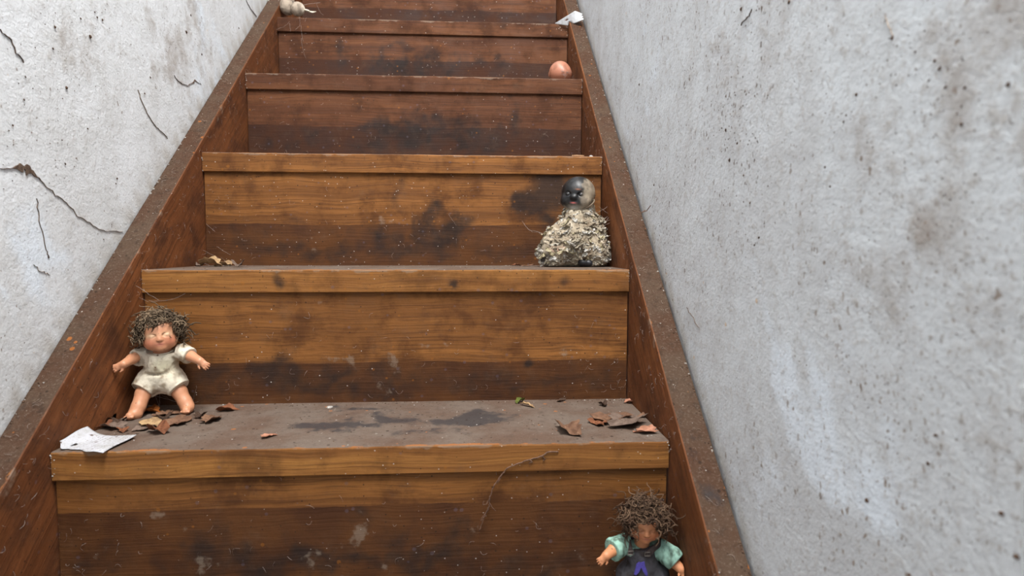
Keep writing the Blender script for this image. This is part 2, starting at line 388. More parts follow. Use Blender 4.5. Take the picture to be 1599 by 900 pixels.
crack(wl, [(272, 118), (282, 130), (294, 134), (304, 126), (314, 132)], [1*mm, 2*mm, 1.6*mm, 3*mm, 1*mm], -WX, -1)
crack(wr, [(1382, 22), (1388, 44), (1394, 60)], [.5*mm, .7*mm, 1*mm], WR, 1)
crack(wr, [(1072, 480), (1082, 496), (1092, 514)], [1.4*mm, 1.5*mm, 1*mm], WR, 1)
crack(wr, [(1157, 38), (1166, 28), (1174, 16)], [1*mm, 1.6*mm, 1*mm], WR, 1)

def dome(g, p, r, nrm, h=0.45, n=7, col=None):
    nrm = np.asarray(nrm, float); a = np.cross(nrm, (0.3, 0.5, 0.81)); a /= np.linalg.norm(a); b = np.cross(nrm, a)
    V = []; ph = rng.uniform(0, 6.28); ecc = rng.uniform(0.6, 1.0)
    for s_, hh in ((1.0, -0.15), (0.7, 0.6)):
        for k in range(n):
            t = ph+2*math.pi*k/n; rr = r*s_*rng.uniform(0.75, 1.2)
            V.append(p+a*rr*math.cos(t)+b*rr*ecc*math.sin(t)+nrm*r*h*hh)
    V.append(p+nrm*r*h)
    f = [(k, (k+1) % n, n+(k+1) % n, n+k) for k in range(n)] + [(n+k, n+(k+1) % n, 2*n) for k in range(n)]
    g.add(V, f, col)
def wall_specks(parent, X, side, named, regions):
    g = Geo(); nr = (-side, 0, 0)
    for x, y, r in named:
        p = atX(x, y, X); dome(g, p, r*np.linalg.norm(atX(x, y+1, X)-p), nr)
    for x, y, sx, sy, cnt, r in regions:
        for _ in range(cnt):
            qx, qy = rng.normal(x, sx), rng.normal(y, sy)
            p = atX(qx, qy, X)
            if abs(p[1]) > 1.2 or p[2] < p[1]*RISE/RUN+0.05: continue
            dome(g, p, r*rng.uniform(0.3, 1.0)*0.001, nr, 0.3)
    tag(g.build('dirt_specks', M_SPECK, parent, smooth=False), kind='stuff')
wall_specks(wl, -WX, -1, [(141, 57, 3.5), (86, 42, 2.5), (83, 76, 2), (104, 137, 3), (291, 50, 3), (148, 19, 1.6), (152, 27, 2), (160, 31, 2), (126, 29, 2), (298, 24, 2), (235, 121, 1.8), (137, 201, 2), (102, 256, 2), (38, 156, 1.8), (20, 196, 2.2), (14, 204, 1.6), (97, 219, 1.5), (183, 279, 2), (181, 287, 1.6), (373, 44, 1.6), (40, 120, 1.8), (226, 146, 1.6), (76, 402, 2.4), (162, 374, 1.5), (315, 85, 2)],
            [(285, 60, 30, 50, 60, 1.2), (140, 60, 80, 60, 80, 1.1), (60, 160, 50, 90, 60, 1.1), (150, 280, 80, 90, 60, 1.0), (60, 420, 50, 80, 40, .9)])
wall_specks(wr, WR, 1, [(1133, 203, 2.6), (1139, 250, 3.6), (1157, 14, 3.5), (1232, 3, 3.5), (1393, 59, 4), (1467, 107, 4), (1459, 95, 3), (1429, 81, 2.4), (1476, 136, 3), (1337, 148, 3.4), (998, 132, 2), (1021, 289, 2), (1288, 261, 2.2), (1296, 291, 2.4), (1185, 371, 2.6), (1178, 383, 2.2), (1151, 224, 2.4), (1127, 200, 1.6), (1317, 190, 2.6), (1321, 180, 2), (1353, 782, 4.5), (1563, 802, 5), (1586, 870, 6), (1460, 680, 4), (1449, 724, 4), (1574, 132, 4.5), (1501, 194, 3.6), (1506, 137, 3), (1420, 898, 4), (1171, 317, 2), (1161, 274, 2)],
            [(1150, 200, 25, 110, 130, 1.1), (1300, 100, 120, 80, 160, .8), (1450, 300, 120, 160, 300, .75), (1250, 560, 120, 160, 220, .7), (1020, 250, 30, 130, 120, 1.1), (1100, 620, 40, 150, 100, .9), (1400, 700, 120, 120, 200, .7), (1530, 480, 50, 200, 160, .6)])

# ------------------------------------------------------------------ staircase
stairs = thing('staircase', (0, 0, Z_FLOOR), 'worn brown wooden staircase rising between two plaster walls', 'staircase')
SB = (0, 0, Z_FLOOR)

def edge_noise(x, seed):
    return sum(math.sin(x*f+seed*p)*a for f, p, a in ((19, 1.3, .5), (47, 2.1, .35), (113, 0.7, .3), (251, 3.3, .2)))

def make_tread(n, front_stains=(), top_dark=(), bare=()):
    y0, z1 = Y_N[n], Z_N[n]; y1 = Y_N.get(n+1, y0+RUN)+OV+0.012; z0 = z1-NT_
    nx = 150; xs = np.linspace(-XW+0.0016, XW-0.0014, nx)
    r = 0.0022
    ny = 26
    prof = [(y1, z0), (y0+0.0015, z0), (y0, z0+0.0015)] + [(y0, z) for z in np.linspace(z0+0.006, z1-r, 6)] + [(y0+r*0.3, z1-r*0.3), (y0+r, z1)] + [(y, z1) for y in np.linspace(y0+0.006, y1, ny)]
    m_ = len(prof); V = np.zeros((nx, m_, 3))
    for i, x in enumerate(xs):
        e = 0.0005*edge_noise(x*1.0, n*3.1)
        for j, (y, z) in enumerate(prof):
            wob = 0.0
            if 3 <= j <= 10:
                wob = e*0.6
            V[i, j] = (x, y+(wob if j <= 10 else 0), z+(e if 8 <= j <= 11 else 0)*0.8)
    P = V.reshape(-1, 3); idx = np.arange(nx*m_).reshape(nx, m_)
    f = []; sl = []
    for i in range(nx-1):
        for j in range(m_):
            j2 = (j+1) % m_
            f.append((idx[i, j], idx[i, j2], idx[i+1, j2], idx[i+1, j])); sl.append(1 if (9 <= j < m_-1) else 0)
    f += [tuple(idx[0, ::-1].tolist()), tuple(idx[-1, :].tolist())]; sl += [0, 0]
    f = [tuple(int(a) for a in q[::-1]) for q in f]
    fr = []
    for x, y, rx, ry, s in front_stains:
        c = atY(x, y, y0); k = (y0-CAM[1])/FPX; fr.append((c, (rx*k, 0.01, ry*k), s))
    for x, y, rx, ry, s in top_dark:
        c = atZ(x, y, z1); fr.append((c, (rx, ry, 0.004), s))
    g = np.zeros(len(P)); d = P[:, 1]-y0
    wear = np.array([0.5+0.5*edge_noise(x*0.7, n*1.7+5) for x in P[:, 0]])
    g = np.where(P[:, 2] > z1-0.003, np.exp(-(np.abs(d)/0.006)**2)*wear, 0)
    cm = np.stack([blobs(P, fr), g, np.zeros(len(P))], 1)
    o = mesh_obj('tread', P, f, None, stairs, smooth=False, base=SB, cols=cm, slots=[M_NOSE if n < 2 else (M_RISER if n == 2 else M_UPPER), M_DUST], slot_idx=sl)
    return o

def make_riser(n, band_y=None, dark=(), pale=()):
    """riser board below tread n"""
    y0 = Y_N[n]+OV; z1 = Z_N[n]-NT_; z0 = (Z_N[n-1] if (n-1) in Z_N else Z_FLOOR)
    nx, nz = 190, 48
    xs = np.linspace(-XW+0.0026, XW-0.0022, nx); zs = np.linspace(z0, z1, nz)
    XX, ZZ = np.meshgrid(xs, zs, indexing='ij')
    P = np.stack([XX, np.full_like(XX, y0)+0.0006*np.sin(XX*7+n), ZZ], -1).reshape(-1, 3)
    idx = np.arange(nx*nz).reshape(nx, nz)
    f = np.stack([idx[:-1, :-1], idx[1:, :-1], idx[1:, 1:], idx[:-1, 1:]], -1).reshape(-1, 4).tolist()
    B = len(P); yb = y0+0.018; x0, x1 = xs[0], xs[-1]
    V = np.vstack([P, [(x0, yb, z0), (x1, yb, z0), (x1, yb, z1), (x0, yb, z1)]])
    f += [[B, B+3, B+2, B+1], idx[::-1, 0].tolist()+[B, B+1], idx[:, -1].tolist()+[B+2, B+3], idx[0, :].tolist()+[B+3, B], idx[-1, ::-1].tolist()+[B+1, B+2]]
    k = (y0-CAM[1])/FPX
    db = [(atY(x, y, y0), (rx*k, 1, ry*k), s) for x, y, rx, ry, s in dark]
    pb = [(atY(x, y, y0), (rx*k, 1, ry*k), s) for x, y, rx, ry, s in pale]
    zb = (atY(600, band_y, y0)[2] if band_y else z0+0.06)
    bm = 1/(1+np.exp((V[:, 2]-zb-0.0012*np.sin(V[:, 0]*23+n))/0.0012))
    soft = [b for b in db if b[2] > 1.3 and b[1][0] > .02]
    cm = np.stack([np.maximum(blobs(V, db), blobs(V, soft, .35)), blobs(V, pb), bm], 1)
    return mesh_obj('riser', V, f, M_RISER if n < 3 else M_UPPER, stairs, base=SB, cols=cm)

make_tread(-2); make_tread(-1, top_dark=[])
make_tread(0, front_stains=[(905, 712, 12, 10, .3), (855, 715, 10, 5, .5)], top_dark=[(505, 668, .05, .022, 1.5), (605, 657, .045, .022, 1.5), (735, 656, .06, .026, 1.7), (560, 640, .06, .016, .9), (660, 676, .05, .014, .7)])
make_tread(1, front_stains=[(435, 437, 8, 13, 1), (703, 446, 6, 6, 1.1), (885, 437, 8, 6, .7), (569, 449, 4, 6, .8), (935, 438, 8, 5, .5)], top_dark=[(330, 414, .05, .03, .5)])
make_tread(2, front_stains=[(560, 252, 6, 5, .6)])
make_tread(3); make_tread(4, front_stains=[(786, 40, 5, 4, .8)])
for n in range(5, 9): make_tread(n)
make_riser(-2); make_riser(-1)
make_riser(0, 789, [(385, 862, 60, 38, .75), (480, 872, 70, 36, .9), (290, 852, 10, 10, .5), (690, 858, 80, 40, .75), (770, 880, 60, 40, .5), (940, 880, 40, 30, .5), (260, 890, 60, 20, .5), (560, 882, 60, 25, .85), (860, 885, 60, 25, .6), (620, 842, 40, 22, .55), (150, 880, 40, 20, .5)],
           [(330, 876, 18, 14, .6), (487, 880, 14, 24, .9), (556, 834, 12, 10, 1), (268, 804, 22, 8, .8), (290, 830, 6, 6, .8), (155, 870, 14, 10, .5), (540, 838, 30, 20, .5), (905, 872, 14, 12, .7), (760, 840, 14, 14, .6), (640, 890, 40, 14, .5)])
make_riser(1, 566, [(610, 592, 24, 34, .7), (455, 602, 70, 18, .7), (560, 612, 90, 16, .75), (700, 600, 70, 22, .6), (823, 565, 6, 5, 1.4), (360, 600, 40, 20, .5), (655, 505, 12, 16, .5), (860, 605, 60, 14, .6), (420, 588, 60, 22, .8), (520, 582, 40, 20, .7), (760, 602, 60, 20, .7), (300, 600, 50, 25, .7), (930, 600, 40, 18, .5)],
           [(620, 560, 12, 18, .7), (882, 553, 12, 9, .9), (655, 541, 30, 4, .7), (545, 560, 30, 12, .6), (600, 600, 12, 22, .6), (500, 470, 4, 4, .8)])
make_riser(2, 351, [(862, 298, 34, 34, 1.5), (690, 368, 36, 34, .95), (588, 375, 38, 26, .8), (385, 375, 30, 18, .55), (770, 390, 40, 18, .5), (620, 300, 10, 30, .45), (450, 345, 30, 8, .5), (640, 392, 70, 18, .8), (500, 396, 60, 14, .7), (420, 392, 50, 14, .6), (820, 395, 40, 12, .5)],
           [(490, 385, 16, 14, .6), (595, 335, 10, 16, .5)])
make_riser(3, 198, [(670, 212, 44, 28, .95), (485, 200, 14, 14, .8), (800, 178, 14, 26, .7), (560, 225, 60, 16, .6), (770, 205, 16, 14, .6), (430, 225, 40, 12, .6), (740, 216, 44, 20, .8), (600, 210, 40, 25, .85), (850, 225, 40, 12, .5)], [(850, 210, 20, 6, .4)])
make_riser(4, 94, [(640, 104, 54, 20, .9), (535, 88, 10, 18, .7), (700, 100, 40, 14, .6), (783, 98, 12, 14, .7), (745, 98, 14, 10, .6)])
make_riser(5, 14, [(700, 20, 80, 14, .4)])
for n in range(6, 9): make_riser(n)

def make_stringer(side, h):
    """sloping side board; profile lofted along the slope"""
    ya, yb = -3.02*RUN, 9.0*RUN
    ns = 260; ys = np.linspace(ya, yb, ns); k = RISE/RUN
    xi, xo = XW, XW+TS
    drop = 0.33; r = 0.003
    prof = [(xi, -drop)] + [(xi, -drop*t) for t in np.linspace(0.93, 0.04, 22)] + [(xi, -0.006), (xi+r*.15, -r*.45), (xi+r*.6, -r*.1), (xi+r*1.3, 0)] + [(xi+t*TS, 0) for t in np.linspace(.16, .94, 10)] + [(xo, -0.001), (xo, -drop)]
    m_ = len(prof); V = np.zeros((ns, m_, 3))
    for i, y in enumerate(ys):
        e = 0.0007*edge_noise(y*1.2, 4+side*2.2)
        for j, (x, z) in enumerate(prof):
            ee = e if 22 <= j <= 26 else (0.0004*edge_noise(y*.8, 9+side) if 27 <= j <= 36 else 0)
            zz = max(y*k+h+z, Z_FLOOR)
            V[i, j] = (side*(x-(0.6*ee if 22 <= j <= 26 else 0)), y, zz+ee)
    P = V.reshape(-1, 3); idx = np.arange(ns*m_).reshape(ns, m_); f = []; sl = []
    for i in range(ns-1):
        for j in range(m_):
            j2 = (j+1) % m_
            q = (idx[i, j], idx[i, j2], idx[i+1, j2], idx[i+1, j])
            f.append(tuple(int(a) for a in (q if side > 0 else q[::-1]))); sl.append(1 if 25 <= j <= 36 else 0)
    f += [tuple(int(a) for a in idx[0, ::-1]), tuple(int(a) for a in idx[-1, :])]; sl += [0, 0]
    wear = np.array([0.5+0.6*edge_noise(y*1.1, 3+side) for y in P[:, 1]])
    g = np.clip(np.exp(-((np.abs(P[:, 0])-xi)/0.005)**2)*wear*0.5, 0, 1)*(P[:, 2] > P[:, 1]*k+h-0.02)
    dk = blobs(P, [(atX(1080, 740, XW+.012), (.02, .022, .025), .9), (atX(1112, 768, XW+.02), (.01, .012, .015), .7)]) if side > 0 else blobs(P, [(atX(30, 620, -XW-.02), (.03, .04, .04), .3)])  # first right-hand blob: shade beside a nosing end, painted into the mask
    cm = np.stack([dk, g, np.zeros(len(P))], 1)
    return mesh_obj('stringer', P, f, None, stairs, base=SB, cols=cm, slots=[M_STRING, M_DUST_S], slot_idx=sl)
make_stringer(-1, 0.0255); make_stringer(1, 0.0269)
# ------------------------------------------------------------------ implicit surfaces for the figures
class Field:
    def __init__(s, lo, hi, h):
        s.lo = np.asarray(lo, float); s.h = h
        s.n = np.ceil((np.asarray(hi)-s.lo)/h).astype(int)+1
        s.F = np.full(s.n, 0.05, np.float32)
    def _sl(s, lo, hi, mar):
        a = np.clip(np.floor((np.asarray(lo)-mar-s.lo)/s.h).astype(int), 0, s.n-1); b = np.clip(np.ceil((np.asarray(hi)+mar-s.lo)/s.h).astype(int)+1, 1, s.n)
        ax = [(s.lo[i]+s.h*np.arange(a[i], b[i])).astype(np.float32) for i in range(3)]
        return (slice(a[0], b[0]), slice(a[1], b[1]), slice(a[2], b[2])), np.meshgrid(*ax, indexing='ij', sparse=True)
    def _union(s, sl, d, k):
        a = s.F[sl]
        if k <= 0: s.F[sl] = np.minimum(a, d); return
        h = np.maximum(k-np.abs(a-d), 0)/k
        s.F[sl] = np.minimum(a, d)-h*h*k*0.25
    def _sub(s, sl, d, k):
        a = s.F[sl]; d = -d
        h = np.maximum(k-np.abs(a-d), 0)/max(k, 1e-9)
        s.F[sl] = np.maximum(a, d)+h*h*k*0.25
    def ell(s, c, r, R=None, k=0.003, sub=False):
        c = np.asarray(c, float); r = np.asarray(r, float)*np.ones(3); m_ = r.max()
        sl, (X, Y, Z) = s._sl(c-m_, c+m_, k+3*s.h)
        X = X-c[0]; Y = Y-c[1]; Z = Z-c[2]
        if R is not None:   # columns of R are the local axes
            u, v, w = (R[0, i]*X+R[1, i]*Y+R[2, i]*Z for i in range(3))
        else: u, v, w = X, Y, Z
        k0 = np.sqrt((u/r[0])**2+(v/r[1])**2+(w/r[2])**2); k1 = np.sqrt((u/r[0]**2)**2+(v/r[1]**2)**2+(w/r[2]**2)**2)+1e-9
        d = (k0*(k0-1)/k1).astype(np.float32)
        (s._sub if sub else s._union)(sl, d, k)
    def cap(s, a, b, ra, rb, k=0.002, sub=False):
        a = np.asarray(a, float); b = np.asarray(b, float); rm = max(ra, rb)
        sl, (X, Y, Z) = s._sl(np.minimum(a, b)-rm, np.maximum(a, b)+rm, k+3*s.h)
        d = b-a; L = d@d
        t = np.clip(((X-a[0])*d[0]+(Y-a[1])*d[1]+(Z-a[2])*d[2])/L, 0, 1)
        q = np.sqrt((X-a[0]-t*d[0])**2+(Y-a[1]-t*d[1])**2+(Z-a[2]-t*d[2])**2)-(ra+(rb-ra)*t)
        (s._sub if sub else s._union)(sl, q.astype(np.float32), k)
    def chain(s, pts, rs, k=0.002):
        for i in range(len(pts)-1): s.cap(pts[i], pts[i+1], rs[i], rs[i+1], k)
    def cut_near(s, p, n, kr):
        n = np.asarray(n, float); n = n/np.linalg.norm(n); ax = [(s.lo[i]+s.h*np.arange(s.n[i])).astype(np.float32) for i in range(3)]
        X, Y, Z = np.meshgrid(*ax, indexing='ij', sparse=True)
        t = (X-p[0])*n[0]+(Y-p[1])*n[1]+(Z-p[2])*n[2]; rad = np.sqrt((X-p[0])**2+(Y-p[1])**2+(Z-p[2])**2)
        s.F = np.maximum(s.F, np.where(rad < kr, t, -1).astype(np.float32))
    def cut(s, p, n):
        """remove everything on the side n points to"""
        n = np.asarray(n, float); n = n/np.linalg.norm(n); ax = [(s.lo[i]+s.h*np.arange(s.n[i])).astype(np.float32) for i in range(3)]
        X, Y, Z = np.meshgrid(*ax, indexing='ij', sparse=True)
        s.F = np.maximum(s.F, ((X-p[0])*n[0]+(Y-p[1])*n[1]+(Z-p[2])*n[2]).astype(np.float32))
    def points(s):
        ax = [(s.lo[i]+s.h*np.arange(s.n[i])) for i in range(3)]
        return np.stack(np.meshgrid(*ax, indexing='ij'), -1).reshape(-1, 3)
    def wrinkle(s, amp, scale, seed=0, oct=3, band=0.006, stretch=(1, 1, 1)):
        m_ = (np.abs(s.F) < band); P = np.argwhere(m_)*s.h+s.lo
        s.F[m_] += ((fbm(P*np.asarray(stretch), scale, seed, oct)-0.5)*2*amp).astype(np.float32)
    def mesh(s):
        F = s.F; ins = F < 0; nx, ny, nz = F.shape
        c = np.zeros((nx-1, ny-1, nz-1), np.int8)
        for dx in (0, 1):
            for dy in (0, 1):
                for dz in (0, 1): c += ins[dx:nx-1+dx, dy:ny-1+dy, dz:nz-1+dz]
        act = (c > 0) & (c < 8); cells = np.argwhere(act)
        ids = np.full(act.shape, -1, np.int64); ids[act] = np.arange(len(cells))
        acc = np.zeros((len(cells), 3)); cnt = np.zeros(len(cells))
        for ax in range(3):
            o1, o2 = [i for i in range(3) if i != ax]
            for p in (0, 1):
                for q in (0, 1):
                    a = cells.copy(); a[:, o1] += p; a[:, o2] += q; b = a.copy(); b[:, ax] += 1
                    fa = F[tuple(a.T)]; fb = F[tuple(b.T)]; cr = (fa < 0) != (fb < 0)
                    t = np.where(cr, fa/(fa-fb+1e-20), 0)
                    pt = a.astype(float); pt[:, ax] += t
                    acc[cr] += pt[cr]; cnt[cr] += 1
        V = acc/cnt[:, None]*s.h+s.lo
        quads = []
        for ax in range(3):
            o1, o2 = (ax+1) % 3, (ax+2) % 3
            sl0 = [slice(None)]*3; sl1 = [slice(None)]*3; sl0[ax] = slice(0, -1); sl1[ax] = slice(1, None)
            A = ins[tuple(sl0)]; B = ins[tuple(sl1)]
            E = np.argwhere(A != B); E = E[(E[:, o1] > 0) & (E[:, o2] > 0) & (E[:, o1] < F.shape[o1]-1) & (E[:, o2] < F.shape[o2]-1)]
            fl = A[tuple(E.T)]
            def at(d1, d2): q = E.copy(); q[:, o1] += d1; q[:, o2] += d2; return ids[tuple(q.T)]
            Q = np.stack([at(-1, -1), at(0, -1), at(0, 0), at(-1, 0)], 1)
            Q[~fl] = Q[~fl][:, ::-1]; quads.append(Q)
        return V, np.vstack(quads)

def relax(V, Q, it=2, lam=0.5):
    V = V.copy(); e = np.vstack([Q[:, [0, 1]], Q[:, [1, 2]], Q[:, [2, 3]], Q[:, [3, 0]]])
    for _ in range(it):
        acc = np.zeros_like(V); cnt = np.zeros(len(V))
        for k in range(3):
            acc[:, k] = np.bincount(e[:, 0], V[e[:, 1], k], len(V)) + np.bincount(e[:, 1], V[e[:, 0], k], len(V))
        cnt = np.bincount(e[:, 0], minlength=len(V))+np.bincount(e[:, 1], minlength=len(V))
        V = V*(1-lam)+lam*acc/np.maximum(cnt, 1)[:, None]
    return V
def field_obj(F, name, mat, parent, base, colfn=None, it=1):
    V, Q = F.mesh(); V = relax(V, Q, it)
    c = colfn(V) if colfn else None
    return mesh_obj(name, V, Q, mat, parent, True, base, c)

def frame(yaw, pitch, roll):
    """head frame: columns = viewer's right, face forward, up. yaw>0 turns the face to +x, pitch>0 looks down"""
    f = np.array([math.sin(yaw)*math.cos(pitch), -math.cos(yaw)*math.cos(pitch), -math.sin(pitch)])
    r = np.array([math.cos(yaw), math.sin(yaw), 0.0]); u = np.cross(f, r)*-1
    u = np.cross(r, -f) if np.cross(r, -f)[2] > 0 else -np.cross(r, -f)
    r2 = math.cos(roll)*r+math.sin(roll)*u; u2 = -math.sin(roll)*r+math.cos(roll)*u
    return np.stack([r2, f, u2], 1)

def doll_head(F, H, R, s):
    NW = np.array([.92, 1, 1])
    def e(c, r, k=.22, sub=False): F.ell(H+R@(np.array(c)*NW*s), np.array(r)*NW*s, R, k*s, sub)
    e((0, -.02, .18), (.98, 1.0, .92), .1)
    e((0, .22, -.34), (.86, .74, .62), .4)
    for q in (-1, 1):
        e((q*.44, .50, -.40), (.40, .36, .34), .3)          # cheeks
        e((q*.36, .93, .02), (.24, .10, .10), .08, True)      # eye sockets
        e((q*.36, .80, .0), (.23, .15, .14), .04)           # closed lids
        e((q*.97, -.02, -.12), (.10, .20, .26), .08)         # ears
        e((q*.085, 1.02, -.245), (.07, .07, .06), .06)        # nostrils
    e((0, .98, -.18), (.11, .15, .13), .12); e((0, .92, -.04), (.08, .08, .16), .14)
    e((0, .90, -.47), (.24, .13, .13), .1)                   # mouth mound
    e((0, 1.03, -.475), (.17, .03, .014), .02, True)          # lip line
    e((0, .80, -.72), (.26, .20, .17), .2)                   # chin

def hand(F, w, d, sp, up, s, curl=0.35):
    """w wrist, d pointing direction, sp spread direction (towards the thumb), up back of the hand; s palm length"""
    d = d/np.linalg.norm(d); sp = sp-d*(sp@d); sp /= np.linalg.norm(sp); n = np.cross(d, sp)
    if n@up < 0: n = -n
    palm = w+d*s*0.55
    F.ell(palm, (s*.62, s*.50, s*.28), np.stack([d, sp, n], 1), s*.25)
    for i, (o, L) in enumerate(((.36, .62), (.13, .75), (-.11, .70), (-.33, .54))):
        b = w+d*s*.85+sp*s*o; dir_ = d+sp*o*.55
        p1 = b+dir_*s*L*.5-n*s*.06; p2 = p1+(dir_-n*curl*2)*s*L*.42
        F.chain([b, p1, p2], [s*.15, s*.14, s*.105], s*.05)
    b = w+d*s*.25+sp*s*.36; p1 = b+(sp*.8+d*.5)*s*.42; p2 = p1+(sp*.35+d*.9)*s*.32
    F.chain([b, p1, p2], [s*.19, s*.15, s*.11], s*.08)

def curls(H, R, s, N, length, cols, face_open, seed, zmin=-0.75):
    """mop of tangled curls growing from the scalp"""
    rg = np.random.default_rng(seed); g = Geo(); k = 0; tries = 0
    nt, npz = 40, 24; V = []; ok = []     # matted under-layer on the scalp
    for i in range(npz+1):
        for j in range(nt):
            el = -math.pi/2+math.pi*i/npz; az = 2*math.pi*j/nt; v = np.array([math.cos(el)*math.cos(az), math.cos(el)*math.sin(az), math.sin(el)])
            ok.append(not (face_open(v) or v[2] < zmin)); r_ = 1.06+.05*math.sin(az*9+el*5)
            V.append(H+R@((v*np.array([1.0, 1.02, .97])*r_+np.array([0, -.02, .16]))*s))
    fc = [(i*nt+j, i*nt+(j+1) % nt, (i+1)*nt+(j+1) % nt, (i+1)*nt+j) for i in range(npz) for j in range(nt)]
    fc = [q for q in fc if all(ok[a] for a in q)]; use = sorted({a for q in fc for a in q}); rm = {a: b for b, a in enumerate(use)}
    g.add([V[a] for a in use], [tuple(rm[a] for a in q) for q in fc], cols[1])
    while k < N and tries < N*8:
        tries += 1
        v = rg.normal(size=3); v /= np.linalg.norm(v)
        if face_open(v): continue
        if v[2] < zmin: continue
        p = v*np.array([1.0, 1.0, .95])+np.array([0, -.02, .16])
        L = length*rg.uniform(.55, 1.1); turns = rg.uniform(1.0, 2.4); rad = rg.uniform(.09, .20); ph = rg.uniform(0, 6.28)
        out = v*1.0+rg.normal(size=3)*.35; out /= np.linalg.norm(out)
        a = np.cross(out, rg.normal(size=3)); a /= np.linalg.norm(a); b = np.cross(out, a)
        drift = rg.normal(size=3)*.45+np.array([0, 0, -.25])
        pts = []
        for i in range(13):
            t = i/12
            q = p+out*L*(t-.35*t*t)+drift*L*t*t*.9+rad*(1-math.exp(-4*t))*(a*math.cos(ph+turns*6.28*t)+b*math.sin(ph+turns*6.28*t))
            pts.append(H+R@(q*s))
        g.tube(pts, s*rg.uniform(.035, .062), 4, cols[rg.integers(len(cols))], taper=.45); k += 1
    return g

SK = lambda r, g, b: np.array(s2l((r, g, b)))
def mixc(c, new, w): return c*(1-w[:, None])+np.asarray(new)[None]*w[:, None]
def gauss(V, p, r): return np.exp(-(((V-p)/r)**2).sum(1))

M_SKIN = mat_attr('doll_vinyl', 0.42, 0.28, (116, 74, 48), 140, 0.4, 0.15)
M_ROMPER = mat_cloth('romper_cloth', 0.62, (132, 108, 82))
M_HAIR = mat_attr('doll_hair', 0.85, 0.3, (70, 56, 44), 120, 0.15, 0.2)
M_SHIRT = mat_cloth('shirt_cloth', 0.5, (66, 76, 62))
M_DENIM = mat_cloth('dungaree_cloth', 0.55, (44, 38, 34))
M_PURPLE = mat_plain('purple_felt', (92, 82, 168), (74, 66, 140), 700, 0.9)
M_METAL = mat_plain('dull_metal', (120, 112, 104), (84, 76, 68), 600, 0.45, 0.5)

def head_colour(V, H, R, s, base, lid, blush, lip):
    q = (V-H)@R/s; c = np.repeat(base[None], len(V), 0)
    fr = (q[:, 1] > .3)*1.0
    for sg in (-1, 1):
        c = mixc(c, blush, .75*fr*gauss(q, np.array([sg*.5, .75, -.36]), np.array([.32, .6, .26])))
        c = mixc(c, lid, .85*fr*gauss(q, np.array([sg*.37, .85, .05]), np.array([.26, .35, .13])))
        c = mixc(c, SK(130, 88, 64), .35*fr*gauss(q, np.array([sg*.36, .9, -.10]), np.array([.24, .3, .03])))
        c = mixc(c, SK(96, 62, 46), .7*fr*gauss(q, np.array([sg*.08, 1.08, -.29]), np.array([.05, .2, .035])))
    c = mixc(c, lip, .8*fr*gauss(q, np.array([0, 1.0, -.47]), np.array([.22, .3, .085])))
    c = mixc(c, SK(112, 54, 44), .8*fr*gauss(q, np.array([0, 1.0, -.475]), np.array([.2, .3, .018])))
    return c

